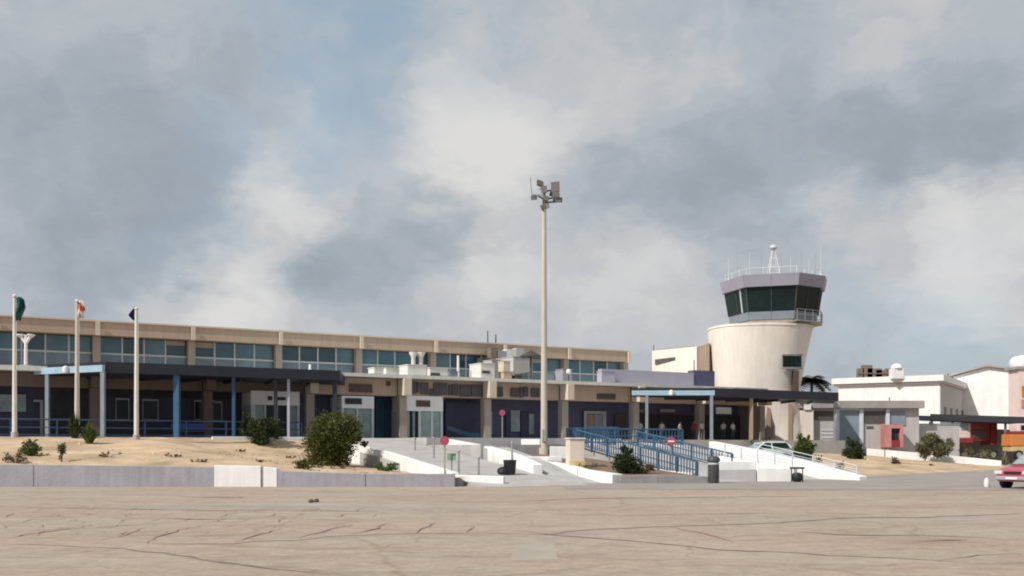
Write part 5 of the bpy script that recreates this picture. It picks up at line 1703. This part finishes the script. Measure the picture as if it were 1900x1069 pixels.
def tree(label, px, py_base, Y, crown, leaf, seed, n=2600, size=.15, name='tree', cat='tree', trunk_r=.12, base=None):
    """crown: (px0, px1, py0, py1)"""
    b = base or stand(px, Y)
    o = thing(name, label, cat, tuple(b))
    r = random.Random(seed)
    Y = b.y
    px0, px1, py0, py1 = crown
    w = (px1 - px0) / FOC * Y; z0 = EYE + (HOR - py1) / FOC * Y - b.z; z1 = EYE + (HOR - py0) / FOC * Y - b.z
    cx = ((px0 + px1) / 2 - CXP) / FOC * Y - b.x
    bl = []
    for i in range(30):
        a = r.uniform(0, 2 * math.pi); k = r.random() ** .5; z = r.random()
        wz = math.sqrt(max(.05, 1 - (z * 1.0) ** 2))
        cr = r.uniform(.12, .2) * w * .6
        bl.append((cx + math.cos(a) * k * wz * (w / 2 - cr), math.sin(a) * k * wz * (w / 2 - cr), z0 + z * (z1 - z0 - cr * .7), cr))
    mb = MB()
    fork = Vector((cx * .4, 0, max(.3, z0 * .7)))
    mb.tube((0, 0, -.3), fork, trunk_r, trunk_r * .75, 8)
    mb.build('trunk', M['bark'], o, world=False, smooth=True)
    mb = MB()
    for b_ in bl[:12]:
        p = Vector(b_[:3]); mid = fork.lerp(p, .5) + Vector((0, 0, .12))
        mb.tube(fork, mid, trunk_r * .5, trunk_r * .3, 6); mb.tube(mid, p, trunk_r * .3, trunk_r * .1, 5)
    mb.build('limb', M['bark'], o, world=False)
    c = foliage_mesh('crown', M[leaf], o, bl, n, size, r, o.location)
    return o


tree('low spreading grey green olive tree over the white edging', 1741, 858, 91, (1694, 1775, 802, 843), 'leaf_grey', 71, n=6500, size=.16)


def palm(label, px, Y, crown_px, crown_py, rad, seed, leaf='leaf_dark'):
    b = Vector(((px - CXP) / FOC * Y, Y, 1.0))
    top = at(crown_px, crown_py, Y)
    o = thing('palm_tree', label, 'palm tree', tuple(b))
    r = random.Random(seed)
    mb = MB(); n = 7
    for i in range(n):
        p = b.lerp(top, i / n); q = b.lerp(top, (i + 1) / n)
        mb.tube(p - b, q - b, .22 - .01 * i, .20 - .01 * i, 9)
    mb.build('trunk', M['bark'], o, world=False, smooth=True)
    v, f = [], []
    t0 = top - b
    for k_ in range(60):
        a = r.uniform(0, 2 * math.pi); el = r.uniform(-.5, 1.2)
        d = Vector((math.cos(a), math.sin(a), 0))
        L_ = rad * r.uniform(.8, 1.1)
        for s in range(11):
            u = s / 10
            p = t0 + d * (L_ * u * math.cos(el * (1 - u * .5))) + Vector((0, 0, L_ * (math.sin(el) * u - .75 * u * u)))
            side = Vector((-d.y, d.x, 0))
            for sg in (-1, 1):
                ln = .75 * rad * .5 * (1 - .6 * abs(u - .45))
                e = p + side * sg * ln + d * .15 + Vector((0, 0, -.25 * ln - .1 * r.random()))
                q = len(v)
                v += [p - d * .12, p + d * .12, e]; f.append((q, q + 1, q + 2))
    me = bpy.data.meshes.new('fronds'); me.from_pydata([tuple(x) for x in v], [], f); me.materials.append(M[leaf])
    c = bpy.data.objects.new('crown', me); COL.objects.link(c); c.parent = o; c['kind'] = 'stuff'
    return o


palm('dark palm tree showing behind the right side of the tower', 1506, 114, 1506, 706, 2.0, 81)


def blades(label, px0, px1, py0, py1, base, leaf, seed, n=90, name='spiky_plant', cat='agave'):
    Y = base.y; w = (px1 - px0) / FOC * Y; h = EYE + (HOR - py0) / FOC * Y - base.z
    o = thing(name, label, cat, tuple(base))
    r = random.Random(seed)
    v, f = [], []
    for i in range(n):
        a = r.uniform(0, 2 * math.pi); k = r.random() ** .6
        tip = Vector((math.cos(a) * k * w / 2, math.sin(a) * k * w / 2, h * (1.05 - .75 * k * k) * r.uniform(.6, 1)))
        base_ = Vector((math.cos(a) * .12, math.sin(a) * .12, 0)); mid = base_.lerp(tip, .5) + Vector((0, 0, .15 * h))
        s = Vector((-math.sin(a), math.cos(a), 0)) * r.uniform(.05, .09)
        q = len(v)
        v += [base_ - s, base_ + s, mid + s * .9, mid - s * .9, tip]
        f += [(q, q + 1, q + 2, q + 3), (q + 3, q + 2, q + 4)]
    me = bpy.data.meshes.new('blades'); me.from_pydata([tuple(x) for x in v], [], f); me.materials.append(M[leaf])
    c = bpy.data.objects.new('blades', me); COL.objects.link(c); c.parent = o; c['kind'] = 'stuff'
    return o


blades('broad spiky agave clump at the foot of the second flagpole', 148, 190, 778, 824, hit(166, 823), 'leaf_green', 83, n=150)
blades('tall thin fan leaved plant behind the second flagpole', 120, 160, 762, 815, hit(138, 813), 'leaf_dark', 85, n=110)

# ------------------------------------------------------------------ people under the right hand canopy
def figure(label, px, Y, h, shirt, seed, facing=0.0, group='people standing under the right canopy'):
    b = Vector(((px - CXP) / FOC * Y, Y, TZ))
    r = random.Random(seed)
    o = thing('person', label, 'person', tuple(b), group, facing)
    s = h / 1.75
    J = [(0, 0, .95), (0, .0, 1.18), (0, .01, 1.40), (0, 0, 1.50), (0, -.01, 1.62),                     # pelvis, waist, chest, neck, head
         (.10, 0, .88), (.11, -.02, .48), (.11, .02, .07), (.12, -.14, .03),
         (-.10, 0, .88), (-.12, .03, .48), (-.13, .06, .07), (-.14, -.10, .03),
         (.19, .01, 1.40), (.25, .03, 1.13), (.24, -.08, .90), (.24, -.12, .82),
         (-.19, .01, 1.40), (-.26, .02, 1.13), (-.20, -.14, .96), (-.17, -.20, .92), (0, -.01, 1.70)]
    E = [(0, 1), (1, 2), (2, 3), (3, 4), (4, 21), (0, 5), (5, 6), (6, 7), (7, 8), (0, 9), (9, 10), (10, 11), (11, 12), (2, 13), (13, 14), (14, 15), (15, 16), (2, 17), (17, 18), (18, 19), (19, 20)]
    R = [.145, .135, .155, .055, .085, .09, .062, .045, .04, .09, .062, .045, .04, .065, .045, .035, .03, .065, .045, .035, .03, .07]
    me = bpy.data.meshes.new('body')
    me.from_pydata([tuple(c * s for c in j) for j in J], E, [])
    tmp = bpy.data.objects.new('tmp', me); COL.objects.link(tmp)
    sk = tmp.modifiers.new('skin', 'SKIN')
    for i, d in enumerate(me.skin_vertices[0].data):
        d.radius = (R[i] * s, R[i] * s * .8); d.use_root = (i == 0)
    sb = tmp.modifiers.new('sub', 'SUBSURF'); sb.levels = 1; sb.render_levels = 1
    dg = bpy.context.evaluated_depsgraph_get()
    m2 = bpy.data.meshes.new_from_object(tmp.evaluated_get(dg))
    bpy.data.objects.remove(tmp)
    m2.materials.clear()
    for m in ('skin', 'trousers', shirt, 'hair', 'black'): m2.materials.append(M[m])
    for p in m2.polygons:
        c = p.center / s
        if c.z > 1.66 or (c.z > 1.55 and c.y > .03): p.material_index = 3
        elif c.z > 1.47: p.material_index = 0
        elif c.z > .98 and not (abs(c.x) > .17 and c.z < 1.12): p.material_index = 2
        elif abs(c.x) > .17 and c.z > .6: p.material_index = 0
        elif c.z < .1: p.material_index = 4
        else: p.material_index = 1
        p.use_smooth = True
    body = bpy.data.objects.new('body', m2); COL.objects.link(body); body.parent = o
    # face: nose, brows and mouth are small shapes on the front of the head
    mb = MB()
    mb.tube((0, -.085 * s, 1.635 * s), (0, -.105 * s, 1.605 * s), .012 * s, .018 * s, 6); mb.build('nose', M['skin'], o, world=False)
    for sx in (-1, 1):
        MB().lathe((sx * .03 * s, -.078 * s, 1.64 * s), [(.004, -.006), (.009, 0), (.004, .006)], 6).build('eye', M['hair'], o, world=False)
        MB().lathe((sx * .088 * s, 0, 1.62 * s), [(.008, -.025), (.018, 0), (.008, .025)], 6).build('ear', M['skin'], o, world=False)
        for k_ in range(4):
            hx = .24 if sx > 0 else -.17; hy, hz = (-.12, .82) if sx > 0 else (-.20, .92)
            MB().tube(((hx + (k_ - 1.5) * .018) * s, hy * s, hz * s), ((hx + (k_ - 1.5) * .02) * s, (hy - .035) * s, (hz - .075 + .006 * abs(k_ - 1.4)) * s), .009, .006, 5).build('finger', M['skin'], o, world=False)
        MB().tube(((hx - .03 * sx) * s, hy * s, (hz + .01) * s), ((hx - .05 * sx) * s, (hy - .035) * s, (hz - .03) * s), .01, .007, 5).build('thumb', M['skin'], o, world=False)
    return o


figure('person in a pale shirt between the terminal pier and the left portal post', 1188, 88.5, 1.72, 'shirt_pale', 1, .3)
figure('person in a pale shirt standing left of centre under the portal beam', 1228, 88.8, 1.70, 'shirt_pale', 2, -.5)
figure('shorter person in a pale shirt right of centre under the portal beam', 1262, 89.2, 1.66, 'shirt_pale', 3, .9)
figure('person in a dark red shirt left of the right portal post', 1288, 89.0, 1.76, 'shirt_red', 4, -.2)
figure('person in a pale shirt close against the right portal post', 1302, 88.2, 1.70, 'shirt_pale', 5, .5)
figure('person in a pale shirt beneath the bright wall panel', 1342, 89.6, 1.72, 'shirt_pale', 6, -.8)
figure('person in a pale shirt at the right end of the group, near the dark corner', 1360, 89.4, 1.68, 'shirt_pale', 8, .6)


# stones, twigs and dry litter scattered over the sand
def scatter(name, m, spots, n, size, seed):
    r = random.Random(seed); mb = MB()
    for _ in range(n):
        t, q = spots(r)
        p = W(t, q, 0); p.z = gz(p.x, p.y)
        if p.y < 45.2 or not .08 < p.z < 2.2: continue
        a = r.uniform(0, 6.28); s_ = size * r.uniform(.4, 1.5) * (2.2 if r.random() < .06 else 1)
        v = [(p.x + s_ * math.cos(a + k_ * 1.57) * r.uniform(.6, 1.1), p.y + s_ * math.sin(a + k_ * 1.57) * r.uniform(.6, 1.1), p.z - .03) for k_ in range(4)]
        top = (p.x + s_ * r.uniform(-.3, .3), p.y + s_ * r.uniform(-.3, .3), p.z + s_ * r.uniform(.4, .9))
        mb.add(v + [top], [(0, 1, 4), (1, 2, 4), (2, 3, 4), (3, 0, 4)])
    o = mb.build(name, m); o['kind'] = 'stuff'
    return o


scatter('pebbles', M['ochre'], lambda r: (r.uniform(-22, 20), r.uniform(40.5, 62)), 420, .055, 91)
scatter('dry_litter', M['weed'], lambda r: (r.gauss(15.5, 2.2) if r.random() < .5 else r.uniform(-22, 20), r.uniform(40.5, 60)), 420, .06, 92)
scatter('pebbles', M['ochre'], lambda r: (r.uniform(46, 80), r.uniform(46, 66)), 260, .07, 93)
